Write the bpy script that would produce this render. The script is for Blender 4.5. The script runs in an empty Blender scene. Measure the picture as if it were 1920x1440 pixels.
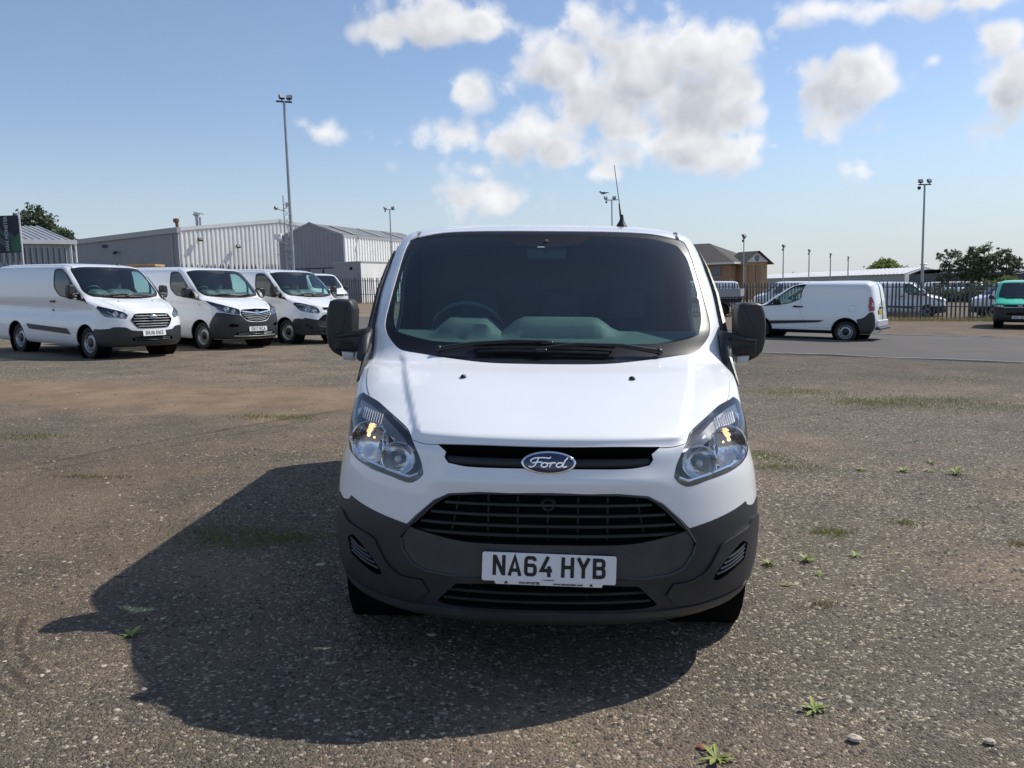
import bpy, bmesh, math, random
import numpy as np
from mathutils import Vector, Matrix
from mathutils.geometry import delaunay_2d_cdt

scene = bpy.context.scene
COL = scene.collection
R_ = math.radians
PI = math.pi

# ------------------------------------------------------------------ camera
cam = bpy.data.cameras.new('camera')
cam.sensor_width = 36.0
cam.lens = 29.06
cam.clip_start, cam.clip_end = 0.05, 4000.0
cam_ob = bpy.data.objects.new('camera', cam)
COL.objects.link(cam_ob)
_r = Vector((0.99924721, 0.0293771, -0.02533755))
_u = Vector((0.02175641, 0.11639224, 0.99296501))
_f = Vector((-0.03211952, 0.99276877, -0.11566548))
cam_ob.matrix_world = Matrix(((_r.x, _u.x, -_f.x, -0.0017), (_r.y, _u.y, -_f.y, -3.12), (_r.z, _u.z, -_f.z, 1.601), (0, 0, 0, 1)))
scene.camera = cam_ob

# ------------------------------------------------------------------ exposure
scene.view_settings.view_transform = 'Standard'
scene.view_settings.look = 'None'
scene.view_settings.exposure = 0.3
scene.view_settings.gamma = 1.0
scene.view_settings.use_curve_mapping = False
scene.cycles.max_bounces = 10
scene.cycles.transparent_max_bounces = 16
scene.cycles.caustics_reflective = False
scene.cycles.caustics_refractive = False

# ------------------------------------------------------------------ sun and sky
SUN_DIR = Vector((0.90, 0.50, 1.05)).normalized()       # towards the sun: behind the van, on the right
SUN_EL = math.asin(SUN_DIR.z)
SUN_AZ = math.atan2(SUN_DIR.x, SUN_DIR.y)
sun = bpy.data.lights.new('sun', 'SUN')
sun.energy = 3.6
sun.angle = R_(0.53)
sun.color = (1.0, 0.95, 0.87)
sun_ob = bpy.data.objects.new('sun', sun)
COL.objects.link(sun_ob)
sun_ob.rotation_euler = (-SUN_DIR).to_track_quat('-Z', 'Y').to_euler()
sun_ob.location = (30, 20, 40)

SKY_STRENGTH = 0.104
world = bpy.data.worlds.new('World')
scene.world = world
world.use_nodes = True
NT = world.node_tree
NT.nodes.clear()

class NB:
    """small helper that adds shader nodes and wires them"""
    def __init__(s, nt): s.nt = nt
    def add(s, typ, **kw):
        n = s.nt.nodes.new(typ)
        for k, v in kw.items(): setattr(n, k, v)
        return n
    def put(s, sock, v):
        if hasattr(v, 'links') or hasattr(v, 'is_output'): s.nt.links.new(v, sock)
        else: sock.default_value = v
    def math(s, op, a, b=None, c=None, clamp=False):
        n = s.add('ShaderNodeMath', operation=op, use_clamp=clamp)
        s.put(n.inputs[0], a)
        if b is not None: s.put(n.inputs[1], b)
        if c is not None: s.put(n.inputs[2], c)
        return n.outputs[0]
    def vmath(s, op, a, b=None, out=0):
        n = s.add('ShaderNodeVectorMath', operation=op)
        s.put(n.inputs[0], a)
        if b is not None: s.put(n.inputs[1], b)
        return n.outputs[out]
    def mix(s, fac, a, b, blend='MIX'):
        n = s.add('ShaderNodeMix', data_type='RGBA', blend_type=blend)
        s.put(n.inputs[0], fac); s.put(n.inputs[6], a); s.put(n.inputs[7], b)
        return n.outputs[2]
    def noise(s, vec, scale, detail=3.0, rough=0.55, dim='3D'):
        n = s.add('ShaderNodeTexNoise', noise_dimensions=dim)
        if vec is not None: s.put(n.inputs['Vector'], vec)
        n.inputs['Scale'].default_value = scale; n.inputs['Detail'].default_value = detail; n.inputs['Roughness'].default_value = rough
        return n.outputs['Fac']
    def voro(s, vec, scale, feature='F1', out='Distance', rnd=1.0):
        n = s.add('ShaderNodeTexVoronoi', feature=feature)
        if vec is not None: s.put(n.inputs['Vector'], vec)
        n.inputs['Scale'].default_value = scale; n.inputs['Randomness'].default_value = rnd
        return n.outputs[out]
    def smooth(s, x, a, b, to0=0.0, to1=1.0):
        n = s.add('ShaderNodeMapRange', interpolation_type='SMOOTHSTEP')
        s.put(n.inputs[0], x); n.inputs[1].default_value = a; n.inputs[2].default_value = b
        n.inputs[3].default_value = to0; n.inputs[4].default_value = to1
        return n.outputs[0]
    def xyz(s, v):
        n = s.add('ShaderNodeSeparateXYZ'); s.put(n.inputs[0], v); return n.outputs
    def comb(s, x, y, z):
        n = s.add('ShaderNodeCombineXYZ')
        for i, v in enumerate((x, y, z)): s.put(n.inputs[i], v)
        return n.outputs[0]

b = NB(NT)
sky = b.add('ShaderNodeTexSky', sky_type='NISHITA')
sky.sun_disc = False
sky.sun_elevation = SUN_EL
sky.sun_rotation = SUN_AZ
sky.altitude = 20.0
sky.air_density = 1.0
sky.dust_density = 0.35
sky.ozone_density = 2.2
tc = b.add('ShaderNodeTexCoord')
dirv = tc.outputs['Generated']
X, Y, Z = b.xyz(dirv)
az = b.math('ARCTAN2', X, Y)
el = b.math('ARCSINE', Z)
# cumulus banks: centre azimuth, centre elevation, half width, half height (radians), thickness
CLOUDS = [(0.083,0.274,0.058,0.039,1.0),(0.039,0.254,0.052,0.035,1.0),(0.131,0.235,0.096,0.052,1.0),(0.203,0.241,0.056,0.042,1.0),(0.185,0.204,0.082,0.039,1.0),(0.221,0.190,0.047,0.039,1.0),(0.094,0.215,0.070,0.039,1.0),(0.179,0.161,0.076,0.029,1.0),(0.233,0.146,0.037,0.023,1.0),(0.124,0.173,0.045,0.026,0.8),(0.273,0.149,0.018,0.010,0.5),(-0.169,0.293,0.038,0.026,0.8),(-0.120,0.298,0.051,0.029,0.9),(-0.059,0.295,0.039,0.018,0.7),(-0.061,0.223,0.037,0.025,0.8),(-0.085,0.171,0.050,0.026,0.5),(-0.012,0.172,0.060,0.029,0.68),(0.035,0.159,0.052,0.029,0.62),(-0.070,0.139,0.075,0.020,0.5),(-0.058,0.110,0.046,0.027,0.62),(-0.102,0.117,0.023,0.012,0.4),(0.068,0.131,0.026,0.013,0.45),(0.334,0.202,0.048,0.039,0.9),(0.376,0.206,0.038,0.032,0.8),(0.361,0.181,0.036,0.023,0.6),(0.501,0.173,0.039,0.035,1.0),(0.488,0.151,0.033,0.019,0.6),(0.518,0.190,0.027,0.039,0.9),(0.499,0.230,0.028,0.018,0.7),(0.357,0.118,0.019,0.019,0.6),(0.432,0.221,0.014,0.010,0.45),(0.332,0.284,0.048,0.016,0.65),(0.385,0.278,0.047,0.014,0.65),(0.450,0.270,0.051,0.012,0.5),(-0.244,0.180,0.038,0.014,0.45),(0.376,0.235,0.010,0.016,0.4),(0.244,0.243,0.016,0.026,0.45),
 (-0.95,0.35,0.10,0.05,1.0),(0.85,0.30,0.12,0.06,1.0),(-0.35,0.62,0.12,0.08,0.8),(1.7,0.35,0.16,0.08,1.0),(-1.6,0.3,0.16,0.07,0.9),(2.5,0.4,0.18,0.09,1.0),(-2.3,0.35,0.16,0.08,1.0),(3.0,0.25,0.16,0.07,0.9)]
n1 = b.noise(dirv, 13.0, 5.0, 0.62)
n2 = b.noise(dirv, 38.0, 5.0, 0.60)
vb1 = b.voro(b.vmath('ADD', dirv, b.comb(b.math('MULTIPLY', n2, .05), 0.0, b.math('MULTIPLY', n1, .05))), 21.0)
vb2 = b.voro(dirv, 52.0)
wob0 = b.math('ADD', b.math('MULTIPLY', b.math('SUBTRACT', 0.46, vb1), 0.75), b.math('MULTIPLY', b.math('SUBTRACT', 0.46, vb2), 0.30))
wob = b.math('ADD', wob0, b.math('ADD', b.math('MULTIPLY', b.math('SUBTRACT', n1, 0.5), 0.95), b.math('MULTIPLY', b.math('SUBTRACT', n2, 0.5), 0.40)))
def cloud_field(az_, el_):
    f = None
    for (ca, ce, ra, re, th) in CLOUDS:
        dx = b.math('MULTIPLY', b.math('SUBTRACT', az_, ca), 1.0 / (ra * 1.25))
        dy = b.math('MULTIPLY', b.math('SUBTRACT', el_, ce), 1.0 / (re * 1.25))
        d2 = b.math('ADD', b.math('MULTIPLY', dx, dx), b.math('MULTIPLY', dy, dy))
        v = b.math('MULTIPLY', b.math('SUBTRACT', 1.0, b.math('SQRT', d2)), th)
        f = v if f is None else b.math('SMOOTH_MAX', f, v, 0.18)
    return b.math('MAXIMUM', f, -1.0)
field = cloud_field(az, el)
fw = b.math('ADD', field, wob)
cover = b.smooth(fw, -0.06, 0.54)
core = b.smooth(fw, 0.15, 0.85)
# cloud shading: compare the thickness here with the thickness a step towards the sun (up and right)
shift = b.vmath('ADD', dirv, (0.016, 0.0, 0.022))
m1 = b.noise(shift, 13.0, 3.0, 0.55)
k1 = b.noise(dirv, 13.0, 3.0, 0.55)
up = cloud_field(b.math('ADD', az, 0.016), b.math('ADD', el, 0.022))
relief = b.math('ADD', b.math('MULTIPLY', b.math('SUBTRACT', field, up), 0.42), b.math('MULTIPLY', b.math('SUBTRACT', k1, m1), 1.5))
lit = b.math('SUBTRACT', b.math('ADD', b.math('ADD', 0.84, b.math('MULTIPLY', b.math('SUBTRACT', 0.40, vb1), 0.30)), relief), b.math('MULTIPLY', core, 0.44), clamp=True)
ccol = b.mix(lit, (0.35, 0.375, 0.43, 1), (0.80, 0.795, 0.80, 1))
hz = b.smooth(el, 0.0, 0.20, 1.0, 0.0)
skyc = b.vmath('MULTIPLY', sky.outputs[0], (SKY_STRENGTH * .965, SKY_STRENGTH * .975, SKY_STRENGTH * 1.04))
# thin high veil that whitens the sky towards the horizon
veil = b.math('ADD', b.math('MULTIPLY', b.noise(dirv, 3.0, 4.0, 0.6), 0.18), b.math('MULTIPLY', hz, 0.68))
VEIL_COL = (0.445, 0.50, 0.565, 1)
base = b.mix(veil, skyc, VEIL_COL)
cov = b.math('MULTIPLY', cover, b.smooth(el, 0.0, 0.12, 0.45, 0.96))
cout = b.mix(cov, base, ccol)
bg = b.add('ShaderNodeBackground')
b.put(bg.inputs[0], cout); bg.inputs[1].default_value = 1.0
wo = b.add('ShaderNodeOutputWorld')
NT.links.new(bg.outputs[0], wo.inputs[0])

# ------------------------------------------------------------------ ground shape
def gz(x, y=0.0):
    """the yard falls gently to the right (2 degrees) and flattens far out"""
    return -1.0 * math.tanh(x / 30.0) + 0.22 * math.exp(-((x + 11) ** 2 + (y - 37) ** 2) / 50.0)
def gzv(x, y):
    return -1.0 * np.tanh(x / 30.0) + 0.22 * np.exp(-((x + 11) ** 2 + (y - 37) ** 2) / 50.0)
def gslope(x):
    return math.atan(1 / 30.0 / math.cosh(x / 30.0) ** 2)

# ------------------------------------------------------------------ materials
MATS = {}
def pmat(name, col, rough=0.5, metal=0.0, coat=0.0, spec=0.5, var=0.0, vscale=6.0, bump=0.0, bscale=200.0, emit=None, estr=0.0, dirt=None):
    m = bpy.data.materials.new(name); m.use_nodes = True
    nt = m.node_tree; q = NB(nt); p = nt.nodes['Principled BSDF']
    c4 = tuple(col) + (1.0,)
    p.inputs['Base Color'].default_value = c4
    p.inputs['Roughness'].default_value = rough
    p.inputs['Metallic'].default_value = metal
    p.inputs['Coat Weight'].default_value = coat
    p.inputs['Coat Roughness'].default_value = 0.03
    p.inputs['Specular IOR Level'].default_value = spec
    if emit:
        p.inputs['Emission Color'].default_value = tuple(emit) + (1,); p.inputs['Emission Strength'].default_value = estr
    t = q.add('ShaderNodeTexCoord')
    cs = None
    if var:
        n = q.noise(t.outputs['Object'], vscale, 5.0, 0.6)
        k = q.smooth(n, 0.25, 0.75, 1 - var, 1 + var)
        v = q.vmath('SCALE', c4[:3]); q.put(v.node.inputs['Scale'], k)
        cs = v
        nt.links.new(v, p.inputs['Base Color'])
        rr = q.smooth(n, 0.3, 0.7, max(0.02, rough * 0.85), min(1, rough * 1.15))
        nt.links.new(rr, p.inputs['Roughness'])
    if dirt:
        n = q.noise(t.outputs['Object'], dirt[1], 6.0, 0.7)
        k = q.smooth(n, 0.52, 0.80, 0.0, dirt[2])
        mx = q.mix(k, cs if cs is not None else c4, tuple(dirt[0]) + (1,))
        nt.links.new(mx, p.inputs['Base Color'])
    if bump:
        n = q.noise(t.outputs['Object'], bscale, 3.0, 0.6)
        bp = q.add('ShaderNodeBump'); bp.inputs['Strength'].default_value = bump; bp.inputs['Distance'].default_value = 0.01
        nt.links.new(n, bp.inputs['Height']); nt.links.new(bp.outputs[0], p.inputs['Normal'])
    MATS[name] = m
    return m

def glass(name, tint, refl=1.0, rough=0.0):
    m = bpy.data.materials.new(name); m.use_nodes = True
    nt = m.node_tree; nt.nodes.clear(); q = NB(nt)
    tr = q.add('ShaderNodeBsdfTransparent'); tr.inputs[0].default_value = tuple(tint) + (1,)
    gl = q.add('ShaderNodeBsdfGlossy'); gl.inputs['Roughness'].default_value = rough
    gl.inputs[0].default_value = (refl, refl, refl, 1)
    fr = q.add('ShaderNodeFresnel')
    bf = q.add('ShaderNodeNewGeometry').outputs['Backfacing']      # same reflectance from either side of the pane
    nt.links.new(q.math('ADD', 1.70, q.math('MULTIPLY', bf, 1 / 1.70 - 1.70)), fr.inputs[0])
    mx = q.add('ShaderNodeMixShader')
    nt.links.new(fr.outputs[0], mx.inputs[0]); nt.links.new(tr.outputs[0], mx.inputs[1]); nt.links.new(gl.outputs[0], mx.inputs[2])
    o = q.add('ShaderNodeOutputMaterial'); nt.links.new(mx.outputs[0], o.inputs[0])
    MATS[name] = m
    return m

pmat('white_paint', (0.86, 0.87, 0.875), 0.38, coat=1.0, var=0.012, vscale=2.0, dirt=((0.60, 0.58, 0.54), 2.4, 0.14))
pmat('green_paint', (0.02, 0.60, 0.36), 0.35, coat=1.0, var=0.02, vscale=3)
pmat('silver_paint', (0.45, 0.47, 0.50), 0.3, metal=0.6, coat=1.0)
pmat('dark_plastic', (0.026, 0.030, 0.036), 0.42, var=0.18, vscale=9, bump=0.15, bscale=900, dirt=((0.10, 0.092, 0.080), 3.2, 0.12))
pmat('black_plastic', (0.012, 0.013, 0.015), 0.42, var=0.2, vscale=14, bump=0.1, bscale=700)
pmat('satin_grey_plastic', (0.050, 0.054, 0.060), 0.40, var=0.15, vscale=10, bump=0.1, bscale=900)
pmat('mirror_plastic', (0.021, 0.0225, 0.025), 0.44, var=0.15, vscale=10, bump=0.12, bscale=900)
pmat('void_black', (0.006, 0.006, 0.007), 0.8, spec=0.1)
pmat('frit_black', (0.008, 0.010, 0.014), 0.38, coat=0.12, spec=0.35)
pmat('rubber', (0.018, 0.018, 0.019), 0.75, var=0.3, vscale=12, bump=0.4, bscale=120, dirt=((0.11, 0.095, 0.075), 9.0, 0.35))
pmat('chrome', (0.82, 0.83, 0.85), 0.10, metal=1.0)
pmat('reflector', (0.72, 0.74, 0.77), 0.10, metal=1.0, var=0.10, vscale=28, bump=0.22, bscale=30)
pmat('steel_rim', (0.42, 0.43, 0.44), 0.42, metal=0.7, var=0.10, vscale=12, dirt=((0.10, 0.085, 0.07), 14.0, 0.5))
pmat('lamp_housing', (0.045, 0.048, 0.054), 0.22, metal=0.3, coat=0.5)
pmat('smoked_plastic', (0.075, 0.082, 0.095), 0.16, coat=0.6, bump=0.25, bscale=300)
pmat('amber_lens', (0.75, 0.25, 0.03), 0.2, coat=1.0)
pmat('bulb_glow', (0.9, 0.5, 0.2), 0.3, emit=(1.0, 0.58, 0.28), estr=2.2)
pmat('red_lens', (0.36, 0.012, 0.015), 0.16, coat=1.0, var=0.1)
pmat('clear_plastic', (0.55, 0.56, 0.56), 0.12, coat=1.0)
pmat('plate_white', (0.84, 0.84, 0.83), 0.42, coat=0.3, var=0.03, vscale=20)
pmat('plate_yellow', (0.72, 0.50, 0.05), 0.42, coat=0.3)
pmat('ink_black', (0.010, 0.010, 0.011), 0.5)
pmat('badge_blue', (0.008, 0.016, 0.075), 0.15, coat=1.0)
pmat('dash_trim', (0.092, 0.102, 0.098), 0.62, var=0.08, vscale=5, bump=0.2, bscale=500)
pmat('dash_dark', (0.085, 0.095, 0.098), 0.6)
pmat('seat_fabric', (0.065, 0.07, 0.08), 0.9, bump=0.3, bscale=400)
pmat('head_lining', (0.16, 0.165, 0.16), 0.9)
glass('windscreen_glass', (0.66, 0.90, 0.88), 1.0)
glass('side_glass', (0.70, 0.90, 0.82), 1.0)
glass('lens_glass', (0.95, 0.96, 0.97), 1.0)
pmat('galvanised', (0.36, 0.38, 0.40), 0.5, metal=0.55, var=0.12, vscale=4)
pmat('fence_steel', (0.105, 0.115, 0.125), 0.55, metal=0.35, var=0.22, vscale=3, dirt=((0.14, 0.085, 0.05), 2.5, 0.5))
pmat('dark_metal', (0.045, 0.05, 0.06), 0.5, metal=0.3)
pmat('clad_shade_grey', (0.29, 0.30, 0.33), 0.55, var=0.06, vscale=0.6, dirt=((0.20, 0.19, 0.17), 0.5, 0.35))  # cladding with shade put into its colour; shutters and rear walls share it
pmat('clad_sunlit_white', (0.86, 0.85, 0.82), 0.5, var=0.05, vscale=0.6, dirt=((0.45, 0.43, 0.38), 0.4, 0.35))  # cladding with sunlight put into its colour; also on the cabin rear
pmat('clad_blue_grey', (0.36, 0.41, 0.45), 0.5, var=0.07, vscale=0.8)
pmat('clad_dark', (0.05, 0.06, 0.075), 0.5, var=0.1, vscale=0.5)
pmat('roof_sheet', (0.34, 0.35, 0.36), 0.5, var=0.10, vscale=0.7)
pmat('roof_light', (0.30, 0.26, 0.19), 0.4)
pmat('trim_grey', (0.36, 0.37, 0.38), 0.5, var=0.08, vscale=1.0)
pmat('trim_white', (0.70, 0.70, 0.69), 0.5, var=0.05, vscale=1.0)
pmat('brick', (0.33, 0.21, 0.125), 0.85, var=0.16, vscale=7)  # brick in the tone of the shaded front wall
pmat('brick_sunlit', (0.42, 0.28, 0.17), 0.85, var=0.12, vscale=7)  # same brick, lightened in colour for the walls facing the sun
pmat('roof_tile', (0.10, 0.092, 0.085), 0.85, var=0.25, vscale=2.5)
pmat('window_blue', (0.035, 0.06, 0.11), 0.15, coat=0.8)
pmat('timber', (0.52, 0.30, 0.14), 0.8, var=0.25, vscale=4)
pmat('timber_dark', (0.20, 0.10, 0.055), 0.85, var=0.25, vscale=4)
pmat('crate_tan', (0.55, 0.40, 0.22), 0.8, var=0.2)
pmat('flag_navy', (0.030, 0.036, 0.055), 0.8, var=0.06)
pmat('flag_green', (0.045, 0.15, 0.075), 0.8, var=0.06)
pmat('flag_slate', (0.075, 0.105, 0.105), 0.8, var=0.06)
pmat('flag_text', (0.42, 0.46, 0.50), 0.8)
pmat('kerb_stone', (0.38, 0.37, 0.34), 0.9, var=0.2, vscale=2.5)
pmat('bark', (0.10, 0.075, 0.055), 0.9, var=0.3, vscale=4)
pmat('weed_leaf', (0.23, 0.265, 0.06), 0.6, var=0.35, vscale=20)
pmat('weed_dry', (0.24, 0.21, 0.08), 0.7, var=0.3, vscale=20)
pmat('pale_stone', (0.50, 0.43, 0.33), 0.8, var=0.15, vscale=30, bump=0.3, bscale=60)
pmat('red_shard', (0.30, 0.12, 0.07), 0.85, var=0.2, vscale=30)
pmat('bird_grey', (0.10, 0.105, 0.11), 0.8)
pmat('blue_box', (0.03, 0.05, 0.20), 0.5)

# ------------------------------------------------------------------ object helpers
def tag(o, label=None, cat=None, group=None, kind=None):
    if label: o['label'] = label
    if cat: o['category'] = cat
    if group: o['group'] = group
    if kind: o['kind'] = kind
    return o
def empty(name, loc=(0, 0, 0), label=None, cat=None, group=None):
    o = bpy.data.objects.new(name, None); COL.objects.link(o)
    o.empty_display_size = 0.1; o.location = loc
    return tag(o, label, cat, group)
def link_mesh(name, me, parent=None):
    o = bpy.data.objects.new(name, me); COL.objects.link(o)
    if parent: o.parent = parent
    return o
def copy_tree(o, parent=None):
    c = o.copy(); COL.objects.link(c)
    if parent: c.parent = parent
    for ch in list(o.children): copy_tree(ch, c)
    return c

class MB:
    """collects simple shapes; build() links them as one mesh object"""
    def __init__(s): s.v = []; s.f = []; s.sm = []
    def add(s, vs, fs, smooth=False):
        n = len(s.v); s.v += [tuple(p) for p in vs]
        s.f += [tuple(i + n for i in f) for f in fs]; s.sm += [smooth] * len(fs)
        return s
    def box(s, c, d, rot=None, bev=0.0):
        x, y, z = d[0] / 2, d[1] / 2, d[2] / 2
        if bev:
            k = min(bev, x * .9, y * .9, z * .9); vs = []; 
            for sx in (-1, 1):
                for sy in (-1, 1):
                    for sz in (-1, 1):
                        vs += [(sx * (x - k), sy * (y - k), sz * z), (sx * (x - k), sy * y, sz * (z - k)), (sx * x, sy * (y - k), sz * (z - k))]
            bm = bmesh.new()
            for p in vs: bm.verts.new(p)
            r = bmesh.ops.convex_hull(bm, input=bm.verts)
            bm.verts.index_update()
            vs = [v.co.copy() for v in bm.verts]; fs = [[v.index for v in f.verts] for f in bm.faces]; bm.free()
        else:
            vs = [Vector((sx * x, sy * y, sz * z)) for sx in (-1, 1) for sy in (-1, 1) for sz in (-1, 1)]
            fs = [(0, 1, 3, 2), (4, 6, 7, 5), (0, 4, 5, 1), (2, 3, 7, 6), (0, 2, 6, 4), (1, 5, 7, 3)]
        if rot is not None: vs = [rot @ Vector(p) for p in vs]
        return s.add([Vector(p) + Vector(c) for p in vs], fs)
    def tube(s, pts, r, n=10, caps=True, smooth=True):
        pts = [Vector(p) for p in pts]; rs = r if isinstance(r, (list, tuple)) else [r] * len(pts)
        vs = []; fs = []
        for i, p in enumerate(pts):
            d = (pts[min(i + 1, len(pts) - 1)] - pts[max(i - 1, 0)]).normalized()
            a = d.cross(Vector((0, 0, 1)) if abs(d.z) < .9 else Vector((1, 0, 0))).normalized(); c = d.cross(a)
            for k in range(n):
                t = 2 * PI * k / n
                vs.append(p + a * (rs[i] * math.cos(t)) + c * (rs[i] * math.sin(t)))
        for i in range(len(pts) - 1):
            for k in range(n):
                k2 = (k + 1) % n
                fs.append((i * n + k, i * n + k2, (i + 1) * n + k2, (i + 1) * n + k))
        s.add(vs, fs, smooth)
        if caps: s.add(vs[:n], [tuple(range(n))]); s.add(vs[-n:], [tuple(range(n))[::-1]])
        return s
    def lathe(s, prof, n=32, axis='X', c=(0, 0, 0), smooth=True):
        vs = []; fs = []; m = len(prof)
        for k in range(n):
            t = 2 * PI * k / n
            for (h, r) in prof:
                if axis == 'X': p = (h, r * math.cos(t), r * math.sin(t))
                elif axis == 'Y': p = (r * math.cos(t), h, r * math.sin(t))
                else: p = (r * math.cos(t), r * math.sin(t), h)
                vs.append(Vector(p) + Vector(c))
        for k in range(n):
            k2 = (k + 1) % n
            for j in range(m - 1): fs.append((k * m + j, k * m + j + 1, k2 * m + j + 1, k2 * m + j))
        return s.add(vs, fs, smooth)
    def pillow(s, outline, axes, thick, rnd, layers=4, smooth=True):
        """a 2-D outline given thickness with rounded edges; axes=(origin,u,v,n)"""
        o, u, v, n = [Vector(a) for a in axes]
        pts = np.array(outline, float); m = len(pts); cen = pts.mean(0)
        nx = np.roll(pts, -1, 0) - np.roll(pts, 1, 0); nrm = np.stack([nx[:, 1], -nx[:, 0]], 1)
        nrm /= np.maximum(np.linalg.norm(nrm, axis=1, keepdims=True), 1e-9)
        area = 0.5 * np.sum(pts[:, 0] * np.roll(pts[:, 1], -1) - np.roll(pts[:, 0], -1) * pts[:, 1])
        if area < 0: nrm = -nrm
        rings = []
        for i in range(layers + 1):
            a = PI / 2 * i / layers; rings.append((rnd * (1 - math.sin(a)), rnd * (1 - math.cos(a))))
        rings = rings + [(ins, thick - h) for ins, h in rings[::-1]]
        vs = []; fs = []
        for ins, h in rings:
            q = pts - nrm * ins
            for p in q: vs.append(o + u * p[0] + v * p[1] + n * h)
        for i in range(len(rings) - 1):
            for k in range(m):
                k2 = (k + 1) % m
                fs.append((i * m + k, i * m + k2, (i + 1) * m + k2, (i + 1) * m + k))
        s.add(vs, fs, smooth)
        L = len(rings) - 1
        s.add(vs[:m], [tuple(range(m))[::-1]], smooth); s.add(vs[L * m:], [tuple(range(m))], smooth)
        return s
    def ball(s, c, r, nu=12, nv=8, sc=(1, 1, 1)):
        vs = []; fs = []
        for j in range(nv + 1):
            a = PI * j / nv
            for i in range(nu):
                t = 2 * PI * i / nu
                vs.append((c[0] + r * sc[0] * math.sin(a) * math.cos(t), c[1] + r * sc[1] * math.sin(a) * math.sin(t), c[2] + r * sc[2] * math.cos(a)))
        for j in range(nv):
            for i in range(nu):
                i2 = (i + 1) % nu; fs.append((j * nu + i, (j + 1) * nu + i, (j + 1) * nu + i2, j * nu + i2))
        return s.add(vs, fs, True)
    def mesh(s, name, mat):
        me = bpy.data.meshes.new(name); me.from_pydata(s.v, [], s.f)
        me.polygons.foreach_set('use_smooth', s.sm)
        me.materials.append(MATS[mat]); me.validate(clean_customdata=False); 
        bm = bmesh.new(); bm.from_mesh(me); bmesh.ops.remove_doubles(bm, verts=bm.verts, dist=1e-5)
        bmesh.ops.recalc_face_normals(bm, faces=bm.faces); bm.to_mesh(me); bm.free()
        me.update(); return me
    def build(s, name, mat, parent=None, sharp=35):
        me = s.mesh(name, mat)
        try: me.set_sharp_from_angle(angle=R_(sharp))
        except Exception: pass
        return link_mesh(name, me, parent)

# ------------------------------------------------------------------ lettering
GLY = {
 'N': [[(7,0),(7,79)],[(43,0),(43,79)],[(9,74),(41,5)]], 'A': [[(4,0),(25,73),(46,0)],[(14,22),(36,22)]],
 '6': [(42,60),(41,67),(35,72),(15,72),(9,67),(7,60),(7,19),(9,12),(15,7),(35,7),(41,12),(43,19),(43,31),(41,38),(35,43),(12,43)],
 '4': [[(32,79),(7,25),(48,25)],[(36,0),(36,42)]], 'H': [[(7,0),(7,79)],[(43,0),(43,79)],[(7,40),(43,40)]],
 'Y': [[(4,79),(25,38),(46,79)],[(25,40),(25,0)]],
 'B': [[(7,0),(7,79)],[(7,72),(33,72),(40,68),(42,61),(42,52),(39,45),(33,41),(7,41)],[(30,41),(39,38),(43,31),(43,17),(40,10),(33,7),(7,7)]],
 'K': [[(7,0),(7,79)],[(43,79),(12,40)],[(19,46),(45,0)]], '1': [[(25,0),(25,79)]],
 '8': [[(25,72),(15,72),(9,68),(8,61),(8,52),(11,45),(18,42),(32,42),(39,45),(42,52),(42,61),(41,68),(35,72),(25,72)],[(25,7),(15,7),(9,11),(7,18),(7,29),(10,37),(18,41),(32,41),(40,37),(43,29),(43,18),(41,11),(35,7),(25,7)]],
 'G': [(43,58),(41,67),(35,72),(15,72),(9,67),(7,60),(7,19),(9,12),(15,7),(35,7),(41,12),(43,19),(43,34),(27,34)],
 'W': [[(4,79),(14,5),(25,58),(36,5),(46,79)]], 'Z': [[(6,72),(42,72),(9,7),(45,7)]],
 'D': [[(7,0),(7,79)],[(7,72),(31,72),(40,67),(43,58),(43,21),(40,12),(31,7),(7,7)]], '7': [[(5,72),(42,72),(20,0)]],
 'C': [(43,58),(41,67),(35,72),(15,72),(9,67),(7,60),(7,19),(9,12),(15,7),(35,7),(41,12),(43,21)],
}
def stroke(mb, pts, w, fn):
    """flat strip of width w along a polyline, mitred; fn maps (x,y) to 3-D"""
    p = np.array(pts, float); n = len(p)
    closed = np.allclose(p[0], p[-1]) and n > 3
    d = np.diff(p, axis=0); d /= np.maximum(np.linalg.norm(d, axis=1, keepdims=True), 1e-9)
    L = []; R = []
    for i in range(n):
        a = d[i - 1] if i > 0 else (d[-1] if closed else d[0]); c = d[i] if i < n - 1 else (d[0] if closed else d[-1])
        t = a + c; t /= max(np.linalg.norm(t), 1e-6); nn = np.array([-t[1], t[0]]); na = np.array([-a[1], a[0]])
        k = w / 2 / max(0.45, abs(nn @ na)); L.append(p[i] + nn * k); R.append(p[i] - nn * k)
    vs = [fn(*q) for q in L] + [fn(*q) for q in R]
    mb.add(vs, [(i, i + 1, n + i + 1, n + i) for i in range(n - 1)])
def plate_text(text, height, cw=50, gap=11, space=33, w=14):
    """list of strokes in metres centred on 0,0"""
    s = height / 79.0; x = 0; out = []
    for ch in text:
        if ch == ' ': x += space - gap; continue
        g = GLY[ch]; g = [g] if isinstance(g[0], tuple) else g
        k = 0.36 if ch == '1' else 1.0
        for pl in g: out.append([((a - (16 if ch == '1' else 0) + x) * s, (c - 39.5) * s) for a, c in pl])
        x += (18 if ch == '1' else cw) + gap
    W = (x - gap) * s
    return [[(a - W / 2, c) for a, c in pl] for pl in out], w * s
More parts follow.
